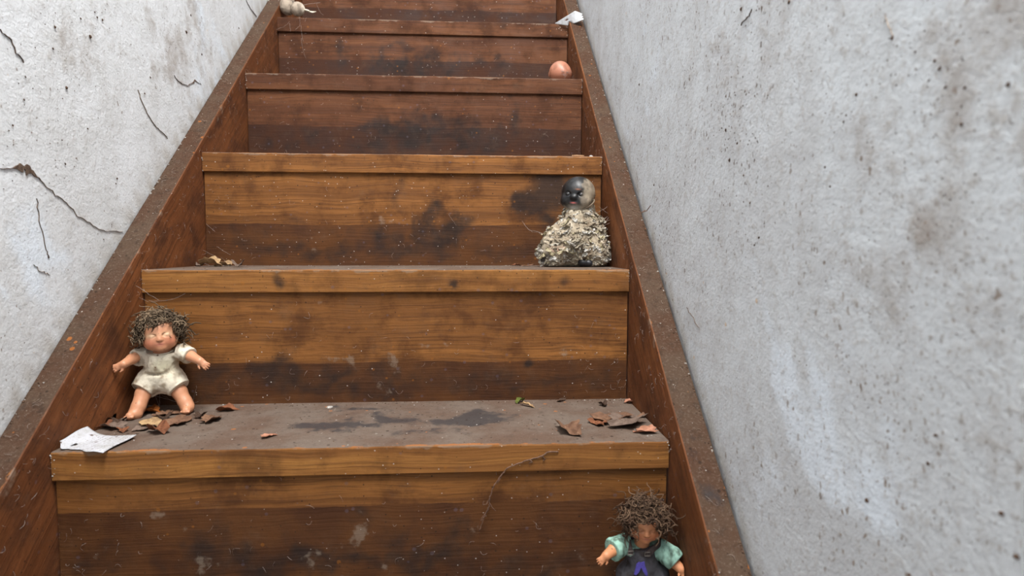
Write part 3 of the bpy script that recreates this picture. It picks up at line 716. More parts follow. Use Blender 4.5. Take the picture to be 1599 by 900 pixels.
# ------------------------------------------------------------------ doll in the pale romper, leaning in the corner of a step
def romper_doll():
    Z = Z_N[0]; base = np.array([-0.335, 0.185, Z])
    T = thing('baby_doll', base, 'curly-haired baby doll in a stained cream romper standing in the corner', 'doll', 'dolls left on the stairs')
    P = lambda x, y, Y: atY(x, y, Y)
    H = P(250, 521, .186); s = 0.0262; R = frame(0.42, 0.02, 0.10)
    neck = P(254, 546, .190); chest = P(253, 563, .193); waist = P(252, 582, .196); hip = P(250, 597, .196)
    shL, shR = P(222, 553, .190), P(285, 550, .190)
    aL = [shL, P(206, 561, .172), P(193, 569, .152)]; aR = [shR, P(299, 557, .184), P(312, 564, .174)]
    lL = [P(234, 596, .192), P(224, 614, .180), P(216, 636, .168), P(212, 646, .163)]
    lR = [P(268, 594, .196), P(280, 612, .194), P(289, 628, .190), P(293, 636, .188)]
    lo = np.array([-.3845, .11, Z-.002]); hi = np.array([-.245, .2355, .17])
    F = Field(lo, hi, 0.00085)
    doll_head(F, H, R, s)
    F.cap(H+np.array([0, 0, -.012]), neck+np.array([0, 0, -.006]), .0115, .0125, .003)
    F.ell((chest+waist)/2, (.022, .0165, .026), None, .006)
    for A in (aL, aR): F.chain(A, [.0078, .0074, .0058], .003)
    hand(F, aL[2], np.array([-.75, -.35, -.35]), np.array([.25, -.2, -.9]), np.array([0, -.5, .6]), .0105)
    hand(F, aR[2], np.array([.8, -.2, -.55]), np.array([-.5, -.3, -.8]), np.array([.3, -.6, .6]), .0105)
    for A, dx in ((lL, -.002), (lR, .003)):
        F.chain(A, [.0112, .0108, .0096, .0090], .003)
        ank = A[3]; toe = np.array([ank[0]+dx, ank[1]-.011, Z+.0062]); heel = np.array([ank[0], ank[1]+.003, Z+.0066])
        F.cap(ank, heel, .0098, .0066, .003); F.cap(heel, toe, .0066, .0060, .003)
        for i in range(5): F.ell(toe+np.array([(i-2)*.0026, -.0035-.0008*(i == 2), -.001]), (.0018, .0026, .0018), None, .001)
    F.cut(np.array([0, 0, Z+.0004]), (0, 0, -1)); F.cut(np.array([0, Y_N[1]+OV-.0014, 0]), (0, 1, 0))
    base_c = SK(196, 138, 104)
    body = field_obj(F, 'body', M_SKIN, T, base, lambda V: head_colour(V, H, R, s, base_c, SK(220, 186, 150), SK(194, 116, 88), SK(182, 108, 92)))
    # romper: blouse with short sleeves and puffed shorts in one piece
    F = Field(lo, hi, 0.0009)
    F.cap(chest+np.array([0, 0, .006]), waist, .0232, .0225, .004)
    F.ell(chest+np.array([0, 0, .008]), (.027, .0185, .015), None, .005)
    F.cap(P(236, 595, .194), P(266, 593, .197), .0205, .0205, .005)
    for A, e_, rr in ((aL, P(214, 560, .180), .0132), (aR, P(296, 556, .186), .0128)):
        F.cap(A[0], e_, .0128, rr, .005)
    hemL, hemR = P(222, 611, .181), P(280, 607, .193)
    F.cap(P(237, 594, .194), hemL, .0195, .0172, .005); F.cap(P(266, 592, .197), hemR, .0190, .0165, .005)
    F.ell(waist+np.array([0, -.021, .0015]), (.028, .004, .0022), None, .003, True)   # gathered waist
    F.wrinkle(.0010, 95, 3, 3); F.wrinkle(.0006, 260, 5, 2)
    F.cut_near(P(254, 549, .186), (0.05, -.25, 1), .021)
    V0 = hemL; d = hemL-P(237, 594, .194)
    # open hems
    def hem_cut(p, d, keep_r):
        d = d/np.linalg.norm(d); pts_axis = [(F.lo[i]+F.h*np.arange(F.n[i])) for i in range(3)]
        X, Y, Zg = np.meshgrid(*pts_axis, indexing='ij', sparse=True)
        t = (X-p[0])*d[0]+(Y-p[1])*d[1]+(Zg-p[2])*d[2]
        rad = np.sqrt((X-p[0])**2+(Y-p[1])**2+(Zg-p[2])**2)
        cutm = np.where(rad < keep_r, t, -1).astype(np.float32)
        F.F = np.maximum(F.F, cutm)
    hem_cut(hemL, hemL-P(237, 594, .194), .026); hem_cut(hemR, hemR-P(266, 592, .197), .026)
    hem_cut(P(213, 560, .179), P(206, 561, .172)-aL[0], .022); hem_cut(P(297, 556, .186), P(299, 557, .184)-aR[0], .022)
    F.cut(np.array([0, Y_N[1]+OV-.0014, 0]), (0, 1, 0))
    def rc(V):
        c = np.repeat(SK(216, 206, 186)[None], len(V), 0)
        c = mixc(c, SK(224, 216, 186), gauss(V, P(256, 572, .178), np.array([.014, .03, .012])))
        n = fbm(V, 70, 3, 3); c = mixc(c, SK(136, 116, 92), np.clip((n-.50)*4, 0, .75))
        return c
    rom = field_obj(F, 'romper', M_ROMPER, T, base, rc, 2)
    g = Geo()   # collar piping, waist ribbon
    cpts = [neck+np.array([.0145*math.sin(a), -.0145*math.cos(a)-.001, -.002-.003*math.cos(a)]) for a in np.linspace(-2.2, 2.2, 16)]
    g.tube(cpts, .0011, 5, SK(222, 212, 190)); g.build('collar', M_ROMPER, rom, True, base)
    g = Geo(); dome(g, neck+np.array([.002, -.0185, -.006]), .0016, (0, -1, 0), .6, 8, SK(130, 110, 90))
    dome(g, chest+np.array([.002, -.0235, -.006]), .0014, (0, -1, 0), .6, 8, SK(110, 90, 72)); g.build('button', M_ROMPER, rom, True, base)
    cols = [SK(*c) for c in ((108, 91, 73), (90, 75, 59), (124, 105, 84), (78, 65, 52), (100, 84, 67))]
    op = lambda v: (v[1] > .52 and -.62 < v[0] < .66 and v[2] < .50) or (v[1] > .0 and v[2] < -.2 and abs(v[0]) < .75)
    hg = curls(H, R, s, 420, .66, cols, op, 11, -.55)
    for i, p in enumerate(hg.v):   # keep the mop clear of riser and side board
        x, y, z = p; hg.v[i] = (max(x, -XW+.0015), min(y, Y_N[1]+OV-.0015), z)
    hair = hg.build('hair', M_HAIR, T, True, base)
    return T
romper_doll()

# ------------------------------------------------------------------ doll in dungarees at the foot of the picture
def dungaree_doll():
    Z = Z_N[-1]; base = np.array([.337, -.025, Z])
    T = thing('baby_doll', base, 'curly-haired doll in grey dungarees and a mint green puff-sleeved shirt', 'doll', 'dolls left on the stairs')
    P = lambda x, y, Y: atY(x, y, Y)
    H = P(1007, 814, -.032); s = .0208; R = frame(-.14, .22, -.05)
    neck = P(1001, 848, -.024); chest = P(1002, 872, -.022); waist = P(1003, 902, -.020); hip = P(1004, 925, -.020)
    shL, shR = P(976, 848, -.026), P(1030, 856, -.026)
    aL = [shL, P(959, 858, -.036), P(947, 868, -.046)]; aR = [shR, P(1050, 876, -.036), P(1063, 889, -.044)]
    lo = np.array([.262, -.085, Z-.002]); hi = np.array([.3845, .0205, -.03])
    hx = hip[0]
    lL = [np.array([hx-.011, -.018, hip[2]]), np.array([hx-.013, -.022, (hip[2]+Z)/2]), np.array([hx-.014, -.026, Z+.012])]
    lR = [np.array([hx+.011, -.018, hip[2]]), np.array([hx+.013, -.020, (hip[2]+Z)/2]), np.array([hx+.014, -.022, Z+.012])]
    F = Field(lo, hi, .0007)
    doll_head(F, H, R, s)
    F.cap(H+np.array([0, 0, -.010]), neck+np.array([0, 0, -.006]), .009, .0095, .003)
    F.cap(chest, hip, .016, .0155, .004)
    for A in (aL, aR): F.chain(A, [.0072, .0070, .0056], .003)
    hand(F, aL[2], np.array([-.75, -.25, -.5]), np.array([.55, -.3, -.75]), np.array([-.3, -.6, .5]), .0088)
    hand(F, aR[2], np.array([.45, -.45, -.75]), np.array([-.8, -.3, -.4]), np.array([.3, -.7, .5]), .0088)
    for A in (lL, lR):
        F.chain(A, [.0105, .0095, .0080], .003)
        toe = np.array([A[2][0], A[2][1]-.012, Z+.0056]); heel = np.array([A[2][0], A[2][1]+.002, Z+.0060])
        F.cap(A[2], heel, .008, .006, .003); F.cap(heel, toe, .006, .0054, .003)
    F.cut(np.array([0, 0, Z+.0004]), (0, 0, -1))
    sc = SK(196, 132, 92)
    field_obj(F, 'body', M_SKIN, T, base, lambda V: head_colour(V, H, R, s, sc, SK(150, 98, 66), SK(182, 104, 72), SK(190, 118, 96)))
    # shirt
    F = Field(lo, hi, .0008)
    F.cap(chest+np.array([0, 0, .004]), waist, .0178, .0178, .003)
    F.ell(P(1001, 857, -.024), (.0215, .0150, .0105), None, .004)
    for sh, cuff, rr in ((shL, P(960, 857, -.035), .0135), (shR, P(1049, 871, -.035), .0138)):
        F.cap(sh, cuff, .0115, rr, .004)
    F.wrinkle(.0011, 110, 8, 3); F.wrinkle(.0005, 300, 9, 2)
    def hem_cut(p, d, kr):
        d = d/np.linalg.norm(d); ax = [(F.lo[i]+F.h*np.arange(F.n[i])) for i in range(3)]
        X, Y, Zg = np.meshgrid(*ax, indexing='ij', sparse=True)
        t = (X-p[0])*d[0]+(Y-p[1])*d[1]+(Zg-p[2])*d[2]; rad = np.sqrt((X-p[0])**2+(Y-p[1])**2+(Zg-p[2])**2)
        F.F = np.maximum(F.F, np.where(rad < kr, t, -1).astype(np.float32))
    hem_cut(P(955.5, 862, -.037), aL[1]-aL[0], .02); hem_cut(P(1055, 879, -.038), aR[1]-aR[0], .02)
    F.cut_near(P(1000, 850, -.028), (0, -.3, 1), .0165)
    def shc(V):
        c = np.repeat(SK(146, 182, 166)[None], len(V), 0)
        c = mixc(c, SK(70, 100, 66), gauss(V, P(1010, 857, -.04), np.array([.007, .02, .005])))
        n = fbm(V*np.array([1, 1, .4]), 160, 4, 3); return mixc(c, SK(62, 72, 62), np.clip((n-.56)*5, 0, .75))
    sh = field_obj(F, 'shirt', M_SHIRT, T, base, shc, 2)
    g = Geo()
    for p, d, rr in ((P(957, 860.5, -.0365), aL[1]-aL[0], .0118), (P(1053.5, 877.5, -.0375), aR[1]-aR[0], .0106)):
        g = Geo()
        d = d/np.linalg.norm(d); a = np.cross(d, (0, 1, 0)); a /= np.linalg.norm(a); b = np.cross(d, a)
        g.tube([p+rr*(a*math.cos(t)+b*math.sin(t)) for t in np.linspace(0, 6.283, 22)], .0012, 5, SK(140, 180, 162)); g.build('cuff', M_SHIRT, sh, True, base)
    # dungarees: bib, trousers, straps, buckles, purple butterfly
    F = Field(lo, hi, .0008)
    F.cap(P(1001, 858, -.0232), hip, .0186, .0215, .004); F.cap(P(1003, 880, -.021), hip, .0196, .0215, .004)
    F.cap(P(985, 898, -.020), P(1022, 898, -.020), .0185, .0185, .006)
    F.cap(lL[0], lL[1]+np.array([0, 0, -.006]), .0165, .0135, .004); F.cap(lR[0], lR[1]+np.array([0, 0, -.006]), .0165, .0135, .004)
    F.wrinkle(.0010, 90, 12, 3); F.wrinkle(.0004, 300, 13, 2)
    F.cut(P(1001, 862.5, -.042), (-.05, -.10, 1)); F.cut(np.array([0, 0, Z+.011]), (0, 0, -1))
    def dc(V):
        c = np.repeat(SK(82, 80, 84)[None], len(V), 0); n = fbm(V, 90, 21, 3)
        return mixc(c, SK(52, 44, 40), np.clip((n-.48)*4, 0, .8))
    dg = field_obj(F, 'dungarees', M_DENIM, T, base, dc, 2)
    def strap(pts, w):
        g = Geo(); P3 = [np.asarray(p) for p in pts]; V = []; n = len(P3)
        # resample smoothly
        Q = []
        for i in range(n-1):
            for t in np.linspace(0, 1, 6, endpoint=False): Q.append(P3[i]*(1-t)+P3[i+1]*t)
        Q.append(P3[-1]); Q = np.array(Q)
        for _ in range(6): Q[1:-1] = (Q[:-2]+Q[1:-1]*2+Q[2:])/4
        for i, p in enumerate(Q):
            t = Q[min(i+1, len(Q)-1)]-Q[max(i-1, 0)]; t /= np.linalg.norm(t)
            o = p-np.array([chest[0], chest[1]+.004, p[2]-.006]); o /= np.linalg.norm(o); sd = np.cross(t, o); sd /= np.linalg.norm(sd); o = np.cross(sd, t)
            V += [p+sd*w+o*.0004, p-sd*w+o*.0004, p-sd*w-o*.0012, p+sd*w-o*.0012]
        f = [(4*i+k, 4*i+(k+1) % 4, 4*i+4+(k+1) % 4, 4*i+4+k) for i in range(len(Q)-1) for k in range(4)]+[(3, 2, 1, 0), tuple(4*(len(Q)-1)+k for k in range(4))]
        g.add(V, f, SK(74, 64, 62)); g.build('strap', M_DENIM, dg, False, base)
    strap([P(985, 866, -.0425), P(983, 857, -.0412), P(981, 848, -.036), P(982, 842, -.027), P(984, 843, -.014)], .0034)
    strap([P(1010, 868, -.0435), P(1019, 859, -.0425), P(1029, 851, -.038), P(1033, 845, -.028), P(1032, 846, -.016)], .0034)
    for x, y in ((985, 864), (1011, 866)):
        p = P(x, y, -.0442); g = Geo()
        g.tube([p+np.array([a, 0, b]) for a, b in ((-.0032, -.0022), (.0032, -.0022), (.0032, .0022), (-.0032, .0022), (-.0032, -.0022))], .0006, 5)
        g.build('buckle', M_METAL, dg, False, base)
    def wing(pts):
        n = len(pts); g = Geo(); A = [P(x, y, 0) for x, y in pts]; V = []
        for off in (-.0012, .0006):
            for x, y in pts:
                yy = -.0424-.0008*math.cos((x-1001)/14)
                q = P(x, y, yy); q[1] += off; V.append(q)
        f = [tuple(range(n)), tuple(range(2*n-1, n-1, -1))]+[(i, i+n, (i+1) % n+n, (i+1) % n) for i in range(n)]
        g.add(V, f); return g
    w1 = wing([(990, 897), (992, 889), (994, 881), (998, 878), (1001, 879), (1001, 886), (997, 894), (993, 898)])
    w2 = wing([(1001, 879), (1006, 877.5), (1007, 884), (1010, 891), (1011, 898), (1008, 898.5), (1004, 893), (1001, 886)])
    w1.add(w2.v, w2.f); w1.build('butterfly_patch', M_PURPLE, dg, False, base)
    dg.children[-1]['label'] = 'purple butterfly patch'
    cols = [SK(*c) for c in ((92, 71, 55), (74, 56, 43), (106, 84, 66), (62, 47, 37), (84, 64, 50))]
    op = lambda v: (v[1] > .50 and -.60 < v[0] < .55 and v[2] < .42) or (v[1] > .0 and v[2] < -.25 and abs(v[0]) < .7)
    hg = curls(H, R, s, 460, .92, cols, op, 23, -.5)
    for i, p in enumerate(hg.v):
        x, y, z = p; hg.v[i] = (min(x, XW-.0015), min(y, (Y_N[0]-.002) if z > -.0495 else Y_N[0]+OV-.0012), z)
    hg.build('hair', M_HAIR, T, True, base)
    return T
dungaree_doll()

# ------------------------------------------------------------------ hooded black-faced figure in a coat of rags
def rag_figure():
    Z = Z_N[1]; yc = .385; base = np.array([.326, yc, Z])
    T = thing('rag_figure', base, 'seated figure with a black face and a coat of pale ragged tufts', 'figurine')
    P = lambda x, y, Y: atY(x, y, Y)
    M_H = mat_attr('painted_head', .42, .2, (96, 80, 66), 110, .45, .2); M_RAG = mat_cloth('rag_cloth', .45, (112, 96, 76))
    H = P(903, 304, yc+.004); s = .0325; R = frame(-.42, .12, -.08)
    lo = np.array([.235, .325, Z-.001]); hi = np.array([.3848, .4555, .385])
    F = Field(lo, hi, .0009)
    def e(c, r, k=.15, sub=False): F.ell(H+R@(np.array(c)*s), np.array(r)*s, R, k*s, sub)
    e((0, 0, .05), (.97, 1.0, .98)); e((0, .25, -.45), (.80, .72, .55), .3)
    e((.0, .97, -.12), (.16, .14, .13), .15)
    for q in (-1, 1):
        e((q*.38, .92, .06), (.18, .09, .11), .10, True); e((q*.38, .84, .05), (.13, .10, .10), .03); e((q*.5, .62, -.35), (.3, .28, .26), .3)
    e((0, .88, -.45), (.26, .16, .12), .1); e((0, 1.06, -.45), (.18, .04, .02), .03, True)
    e((0, .68, -.78), (.26, .2, .14), .2)
    F.cap(H+np.array([0, .002, -.01]), H+np.array([.002, .004, -.04]), .02, .024, .006)
    def hc(V):
        q = (V-H)@R/s; n = fbm(V, 120, 5, 3)-.5
        c = np.repeat(SK(150, 137, 118)[None], len(V), 0); c = mixc(c, SK(88, 77, 66), np.clip(n*3+.15, 0, .7))
        edge = q[:, 0]*.9+n*.8
        m_ = 1/(1+np.exp(-(0.42-edge)/.05))*(q[:, 1] > -.25)*1/(1+np.exp(-(q[:, 2]+.62+n*.5)/.05))
        c = mixc(c, SK(13, 13, 15), m_)
        c = mixc(c, SK(60, 60, 62), .3*m_*np.clip((n-.05)*6, 0, 1))
        c = mixc(c, SK(150, 146, 138), .9*gauss(q, np.array([.02, .8, -.70]), np.array([.36, .6, .15])))
        c = mixc(c, SK(206, 104, 98), gauss(q, np.array([0, 1.0, -.42]), np.array([.13, .3, .035])))
        c = mixc(c, SK(150, 88, 56), .8*gauss(q, np.array([.2, .9, .34]), np.array([.13, .4, .035])))
        for sg in (-1, 1): c = mixc(c, SK(14, 14, 15), gauss(q, np.array([sg*.38, .9, .05]), np.array([.13, .3, .10])))
        return c
    hd = field_obj(F, 'head', M_H, T, base, hc)
    g = Geo()   # hood edge under the chin
    pts = [H+R@(np.array([.98*math.cos(a)*.9+.12, .55*math.sin(a)+.25, -.62-.32*math.sin(a)+.28*math.cos(a)])*s) for a in np.linspace(-.5, 2.7, 22)]
    g.tube(pts, .0016, 6, SK(120, 106, 90)); g.build('hood_seam', M_RAG, hd, True, base)
    for sg in (-1, 1): g = Geo(); dome(g, H+R@(np.array([sg*.37, .945, .04])*s), .0018, tuple(R[:, 1]), .5, 10, SK(60, 60, 62)); g.build('eye', M_H, hd, True, base)
    # body
    F = Field(lo, hi, .001)
    ztop = H[2]-.022
    F.cap(np.array([.330, yc+.006, ztop-.008]), np.array([.322, yc+.004, Z+.045]), .027, .050, .01)
    F.cap(np.array([.295, yc, Z+.028]), np.array([.350, yc+.002, Z+.028]), .032, .032, .012)
    F.ell((.277, yc-.012, Z+.026), (.028, .03, .028), None, .01); F.ell((.352, yc-.014, Z+.026), (.030, .030, .030), None, .01)
    F.ell((.284, yc, Z+.050), (.018, .02, .026), None, .016); F.ell((.356, yc+.004, Z+.06), (.022, .022, .034), None, .016)
    F.cut(np.array([0, 0, Z+.0006]), (0, 0, -1))
    F.wrinkle(.0045, 70, 31, 2, .012); F.wrinkle(.002, 190, 33, 2); F.cut(np.array([0, 0, Z+.0008]), (0, 0, -1))
    def bc(V):
        n = fbm(V, 60, 41, 3); n2 = fbm(V, 140, 45, 3)
        c = np.repeat(SK(160, 147, 127)[None], len(V), 0)
        c = mixc(c, SK(122, 106, 88), np.clip((n-.48)*4, 0, .7)); c = mixc(c, SK(196, 184, 164), np.clip((n2-.56)*5, 0, .7))
        c = mixc(c, SK(70, 70, 72), .9*gauss(V, P(848, 404, yc-.03), np.array([.014, .06, .014])))
        c = mixc(c, SK(188, 150, 132), .8*gauss(V, P(873, 391, yc-.04), np.array([.014, .06, .006])))
        return c
    bd = field_obj(F, 'coat', M_RAG, T, base, bc, 1)
    # ragged tufts over the coat
    me = bd.data; n = len(me.vertices); co = np.empty(n*3); no = np.empty(n*3)
    me.vertices.foreach_get('co', co); me.vertices.foreach_get('normal', no)
    co = co.reshape(-1, 3)+base; no = no.reshape(-1, 3)
    rg = np.random.default_rng(5); g = Geo()
    cand = np.where((no[:, 1] < .45) & (co[:, 2] > Z+.008) & (co[:, 2] < ztop-.004))[0]
    pal = [SK(*c) for c in ((168, 158, 141), (156, 146, 128), (180, 173, 159), (142, 130, 113), (172, 161, 132), (164, 157, 147), (132, 119, 102), (190, 186, 178))]
    for i in rg.choice(cand, 330, replace=False):
        p = co[i]; nn = no[i]; up = np.array([0, 0, 1.0])
        a = np.cross(up, nn)+rg.normal(size=3)*.5; a -= nn*(a@nn); a /= np.linalg.norm(a)+1e-9; b = np.cross(nn, a)
        w = rg.uniform(.0045, .0098); L = w*rg.uniform(.8, 1.4)
        col = pal[rg.integers(len(pal))]
        lift = rg.uniform(.12, .45); m_, k_ = 5, 5; V = []
        for u in range(m_+1):
            for v in range(k_+1):
                x = (u/m_-.5)*2; t = v/k_
                q = p-nn*.001+a*(x*w*(0.35+.75*math.sin(t*2.2)))+b*(-L*.9*t*(1-.25*t))+nn*(lift*w*math.sin(t*1.9)*.9+w*.28*math.sin(x*4+u*2.1)*t)
                V.append(q+rg.normal(size=3)*w*.10)
        ff = [(u*(k_+1)+v, u*(k_+1)+v+1, (u+1)*(k_+1)+v+1, (u+1)*(k_+1)+v) for u in range(m_) for v in range(k_)]
        nv = len(V); V += [q-nn*.0005 for q in V]; ff += [tuple(x+nv for x in q[::-1]) for q in ff]
        V = [np.array([min(q[0], XW-.001), min(q[1], Y_N[2]+OV-.001), max(q[2], Z+.0006)]) for q in V]
        g.add(V, ff, col)
    tag(g.build('rag_tufts', M_RAG, T, False, base), kind='stuff')
    # dark shoe tip peeping out
    F = Field((.30, .33, Z-.002), (.372, .39, Z+.03), .0007)
    F.cap(P(908, 410, .352), P(920, 411, .350), .0072, .0066, .002); F.cut(np.array([0, 0, Z+.0005]), (0, 0, -1)); F.wrinkle(.0004, 200, 3)
    field_obj(F, 'shoe', M_H, T, base, lambda V: np.repeat(SK(38, 38, 42)[None], len(V), 0))
    T.children[-1]['label'] = 'black shoe tip'
    return T
rag_figure()

# ------------------------------------------------------------------ small things on the upper steps
def pink_ball():
    Z = Z_N[3]; r = .0258; c = np.array([0, .7255, Z+r]); c[0] = atY(874.5, 110, .7255)[0]
    base = np.array([c[0], c[1], Z])
    T = thing('doll_head', base, 'bald pinkish-brown doll head lying on a step by the right stringer', 'doll head')
    F = Field(c-r*1.35, c+r*1.35, .0008)
    F.ell(c, (r, r*.96, r), None, .001); F.ell(c+np.array([.006, -.006, -.006]), (r*.82, r*.85, r*.72), None, .006)
    R = frame(.9, .5, .4)
    for q in (-1, 1): F.ell(c+R@np.array([q*.008, .024, .002]), (.005, .003, .003), R, .002, True)
    F.ell(c+R@np.array([0, .0255, -.004]), (.003, .003, .003), R, .002)
    F.ell(c+np.array([-.0255, .004, -.004]), (.002, .005, .006), None, .002)
    F.cut(np.array([0, 0, Z+.0004]), (0, 0, -1))
    def col(V):
        cc = np.repeat(SK(164, 106, 82)[None], len(V), 0); n = fbm(V, 90, 6, 3)
        cc = mixc(cc, SK(176, 120, 96), gauss(V, c+np.array([-.008, -.01, .014]), np.array([.014, .02, .012])))
        return mixc(cc, SK(120, 80, 60), np.clip((n-.6)*4, 0, .5))
    field_obj(F, 'head', M_SKIN, T, base, col)
    # tuft of lint stuck to it
    g = Geo(); rg = np.random.default_rng(3); o = atY(882, 114, .7255-.026)
    for i in range(26):
        d = rg.normal(size=3); d[1] = -abs(d[1])*.3; d /= np.linalg.norm(d); L = rg.uniform(.005, .013); b = rg.normal(size=3)*.5
        g.tube([o+d*L*t+b*L*t*t*.5+np.array([rg.normal()*.0015, 0, rg.normal()*.0015]) for t in np.linspace(0, 1, 6)], .00028, 3, None)
    g.build('lint_tuft', M_WEB, T, True, base)
M_WEB = mat_plain('cobweb_thread', (168, 154, 146), (122, 110, 102), 400, .9, .1)
pink_ball()

def grey_toy():
    Z = Z_N[4]; Y = .952; base = np.array([atY(460, 20, Y)[0], Y, Z])
    T = thing('soft_toy', base, 'small lumpy grey toy with a pale tail on the topmost visible step', 'toy')
    P = lambda x, y: atY(x, y, Y)
    F = Field((-.3845, Y-.04, Z-.002), (-.285, Y+.045, Z+.075), .0009)
    def lump(x, y, r, sq=(1, 1, 1)):
        c = P(x, y); F.ell(c, np.array(sq)*r, None, .004)
    k = (Y-CAM[1])/FPX
    z_ok = lambda c, r: np.array([c[0], c[1], max(c[2], Z+r*.9)])
    c1 = z_ok(P(449, 10), .0215); c2 = P(467, 17)+np.array([0, -.012, 0]); c2[2] = max(c2[2], Z+.018)
    F.ell(c1, (.0205, .0195, .0225), None, .001); F.ell(c2, (.0185, .018, .0185), None, .0015)
    F.ell(c1+np.array([.004, .002, .024]), (.0145, .0145, .0145), None, .006)
    F.ell(c1+np.array([.010, -.012, .006]), (.004, .006, .012), None, .004)
    F.wrinkle(.0008, 160, 4); F.cut(np.array([0, 0, Z+.0004]), (0, 0, -1))
    def col(V):
        c = np.repeat(SK(164, 150, 134)[None], len(V), 0); n = fbm(V, 120, 8, 3)
        c = mixc(c, SK(112, 100, 88), np.clip((n-.52)*5, 0, .6)); w = np.clip((V[:, 0]-c2[0]-.012)/.008, 0, 1)
        return mixc(c, SK(214, 204, 186), w)
    b = field_obj(F, 'body', mat_cloth('toy_plush', .3, (104, 92, 80)), T, base, col)
    g = Geo(); rg = np.random.default_rng(9); t0 = c2+np.array([.012, .002, .000])
    for i in range(5):   # pale tail strips
        d = np.array([.8, -.25+.12*i, -.25+.05*i]); L = .026+.004*i; n_ = np.array([0, -.6, .8]); sd = np.cross(d, n_); sd /= np.linalg.norm(sd)
        V = []
        for t in np.linspace(0, 1, 6):
            w = .0036*math.sin(.4+2.5*t); q = t0+d*L*t+n_*.002*math.sin(3*t+i); q[2] = max(q[2], Z+.001)
            V += [q+sd*w, q-sd*w, q-sd*w-n_*.0006, q+sd*w-n_*.0006]
        g.add(V, [(4*a+k_, 4*a+(k_+1) % 4, 4*a+4+(k_+1) % 4, 4*a+4+k_) for a in range(5) for k_ in range(4)]+[(3, 2, 1, 0), (20, 21, 22, 23)])
    g.build('tail', mat_plain('tail_felt', (216, 206, 188), (184, 172, 152), 500, .9), T, False, base)
    g = Geo(); dome(g, atY(457.5, 3, Y-.0145), .0018, (.3, -1, .2), .7, 9); g.build('eye', mat_plain('bead_black', (22, 20, 20), (34, 30, 30), 300, .3, .5), T, True, base)
grey_toy()

# ------------------------------------------------------------------ papers
def sheet(name, label, cat, outline_uv, mapf, mat, thick=.0003, nu=26, nv=18, base=None, notch=None, hole=None):
    """paper: grid clipped to its outline by mapf(u,v)->point or None"""
    us = np.linspace(0, 1, nu); vv = np.linspace(0, 1, nv); V = []; 
    for u in us:
        for v in vv: V.append(mapf(u, v))
    V = np.array(V); idx = np.arange(nu*nv).reshape(nu, nv); f = []
    for i in range(nu-1):
        for j in range(nv-1):
            uc, vc = (us[i]+us[i+1])/2, (vv[j]+vv[j+1])/2
            if hole and hole(uc, vc): continue
            f.append((idx[i, j], idx[i+1, j], idx[i+1, j+1], idx[i, j+1]))
    # normals for thickness
    nrm = np.zeros_like(V)
    for q in f:
        n_ = np.cross(V[q[1]]-V[q[0]], V[q[3]]-V[q[0]])
        for a in q: nrm[a] += n_
    nrm /= np.linalg.norm(nrm, axis=1)[:, None]+1e-12
    if nrm[:, 2].mean() < 0: nrm = -nrm; f = [q[::-1] for q in f]
    nv_ = len(V); W = np.vstack([V, V-nrm*thick])
    from collections import Counter
    ec = Counter()
    for q in f:
        for k in range(4): ec[(q[k], q[(k+1) % 4])] += 1
    g = [tuple(int(a) for a in q) for q in f]+[tuple(int(a)+nv_ for a in q[::-1]) for q in f]
    for (a, b) in list(ec):
        if (b, a) not in ec: g.append((int(b), int(a), int(a)+nv_, int(b)+nv_))
    cm = np.zeros((2*nv_, 3)); cm[:nv_, 0] = np.repeat(us, nv); cm[:nv_, 1] = np.tile(vv, nu); cm[nv_:] = cm[:nv_]
    o = mesh_obj(name, W, g, mat, None, True, base, cm); o.location = tuple(base)
    return tag(o, label, cat)

def mat_paper():
    t = NT('stained_paper'); o = t.obj(); c0, u, v, _ = t.attr()
    n = t.noise(o, 60, 5, .65); f = t.noise(o, 420, 4, .7)
    c = t.mix(t.ramp(n, .4, .7), lin(184, 184, 188), lin(166, 164, 162))
    # faint rows of old writing on the right half of the sheet
    row = t.n('ShaderNodeCombineXYZ'); t.set(row.inputs[0], t.math('MULTIPLY', u, 34.0)); t.set(row.inputs[1], t.math('MULTIPLY', v, 26.0))
    ink = t.noise(row.outputs[0], 1.0, 3, .7)
    lines = t.math('GREATER_THAN', t.math('FRACT', t.math('MULTIPLY', u, 15.0)), .62)
    inkm = t.math('MULTIPLY', t.math('MULTIPLY', t.ramp(ink, .5, .6), lines), t.math('MULTIPLY', t.ramp(u, .34, .46), .8))
    c = t.mix(inkm, c, lin(92, 82, 76))
    c = t.mix(t.math('MULTIPLY', t.ramp(f, .56, .68), .75), c, lin(112, 88, 66))
    c = t.mix(t.math('MULTIPLY', t.specks(o, 130, .3, .12), .9), c, lin(82, 58, 44))
    return t.out(c, .85, t.bump(n, .2, .0006), .15)
M_PAPER = mat_paper()
Z0 = Z_N[0]
# folded sheet: left leaf lifts and leans towards the side board, right leaf lies flat
pA, pB = atZ(137, 666, Z0+.012), atZ(83, 688, Z0+.010)      # left edge (back, front)
pC, pD = atZ(164, 681, Z0+.001), atZ(110, 704, Z0+.0012)   # fold (back, front)
pE, pF = atZ(213, 680, Z0+.004), atZ(163, 707, Z0+.0008)    # right edge (back, front)
pA[0] = max(pA[0], -XW+.002); pB[0] = max(pB[0], -XW+.002)
def letter(u, v):
    t = u*2
    if t <= 1: a, b = pA*(1-t)+pC*t, pB*(1-t)+pD*t; bow = .0045*math.sin(math.pi*t)
    else: t -= 1; a, b = pC*(1-t)+pE*t, pD*(1-t)+pF*t; bow = .0012*math.sin(math.pi*t*2)-.0
    p = a*(1-v)+b*v; p = p.copy()
    p[1] += .0016*math.sin(u*23)*v*v-.004*math.sin(u*9.0)*v
    p[2] = max(Z0+.0006, p[2]-bow*.6+.0012*math.sin(v*5+u*4)+.0035*(1-v)*max(0, u-.85)*6*.5)
    return p
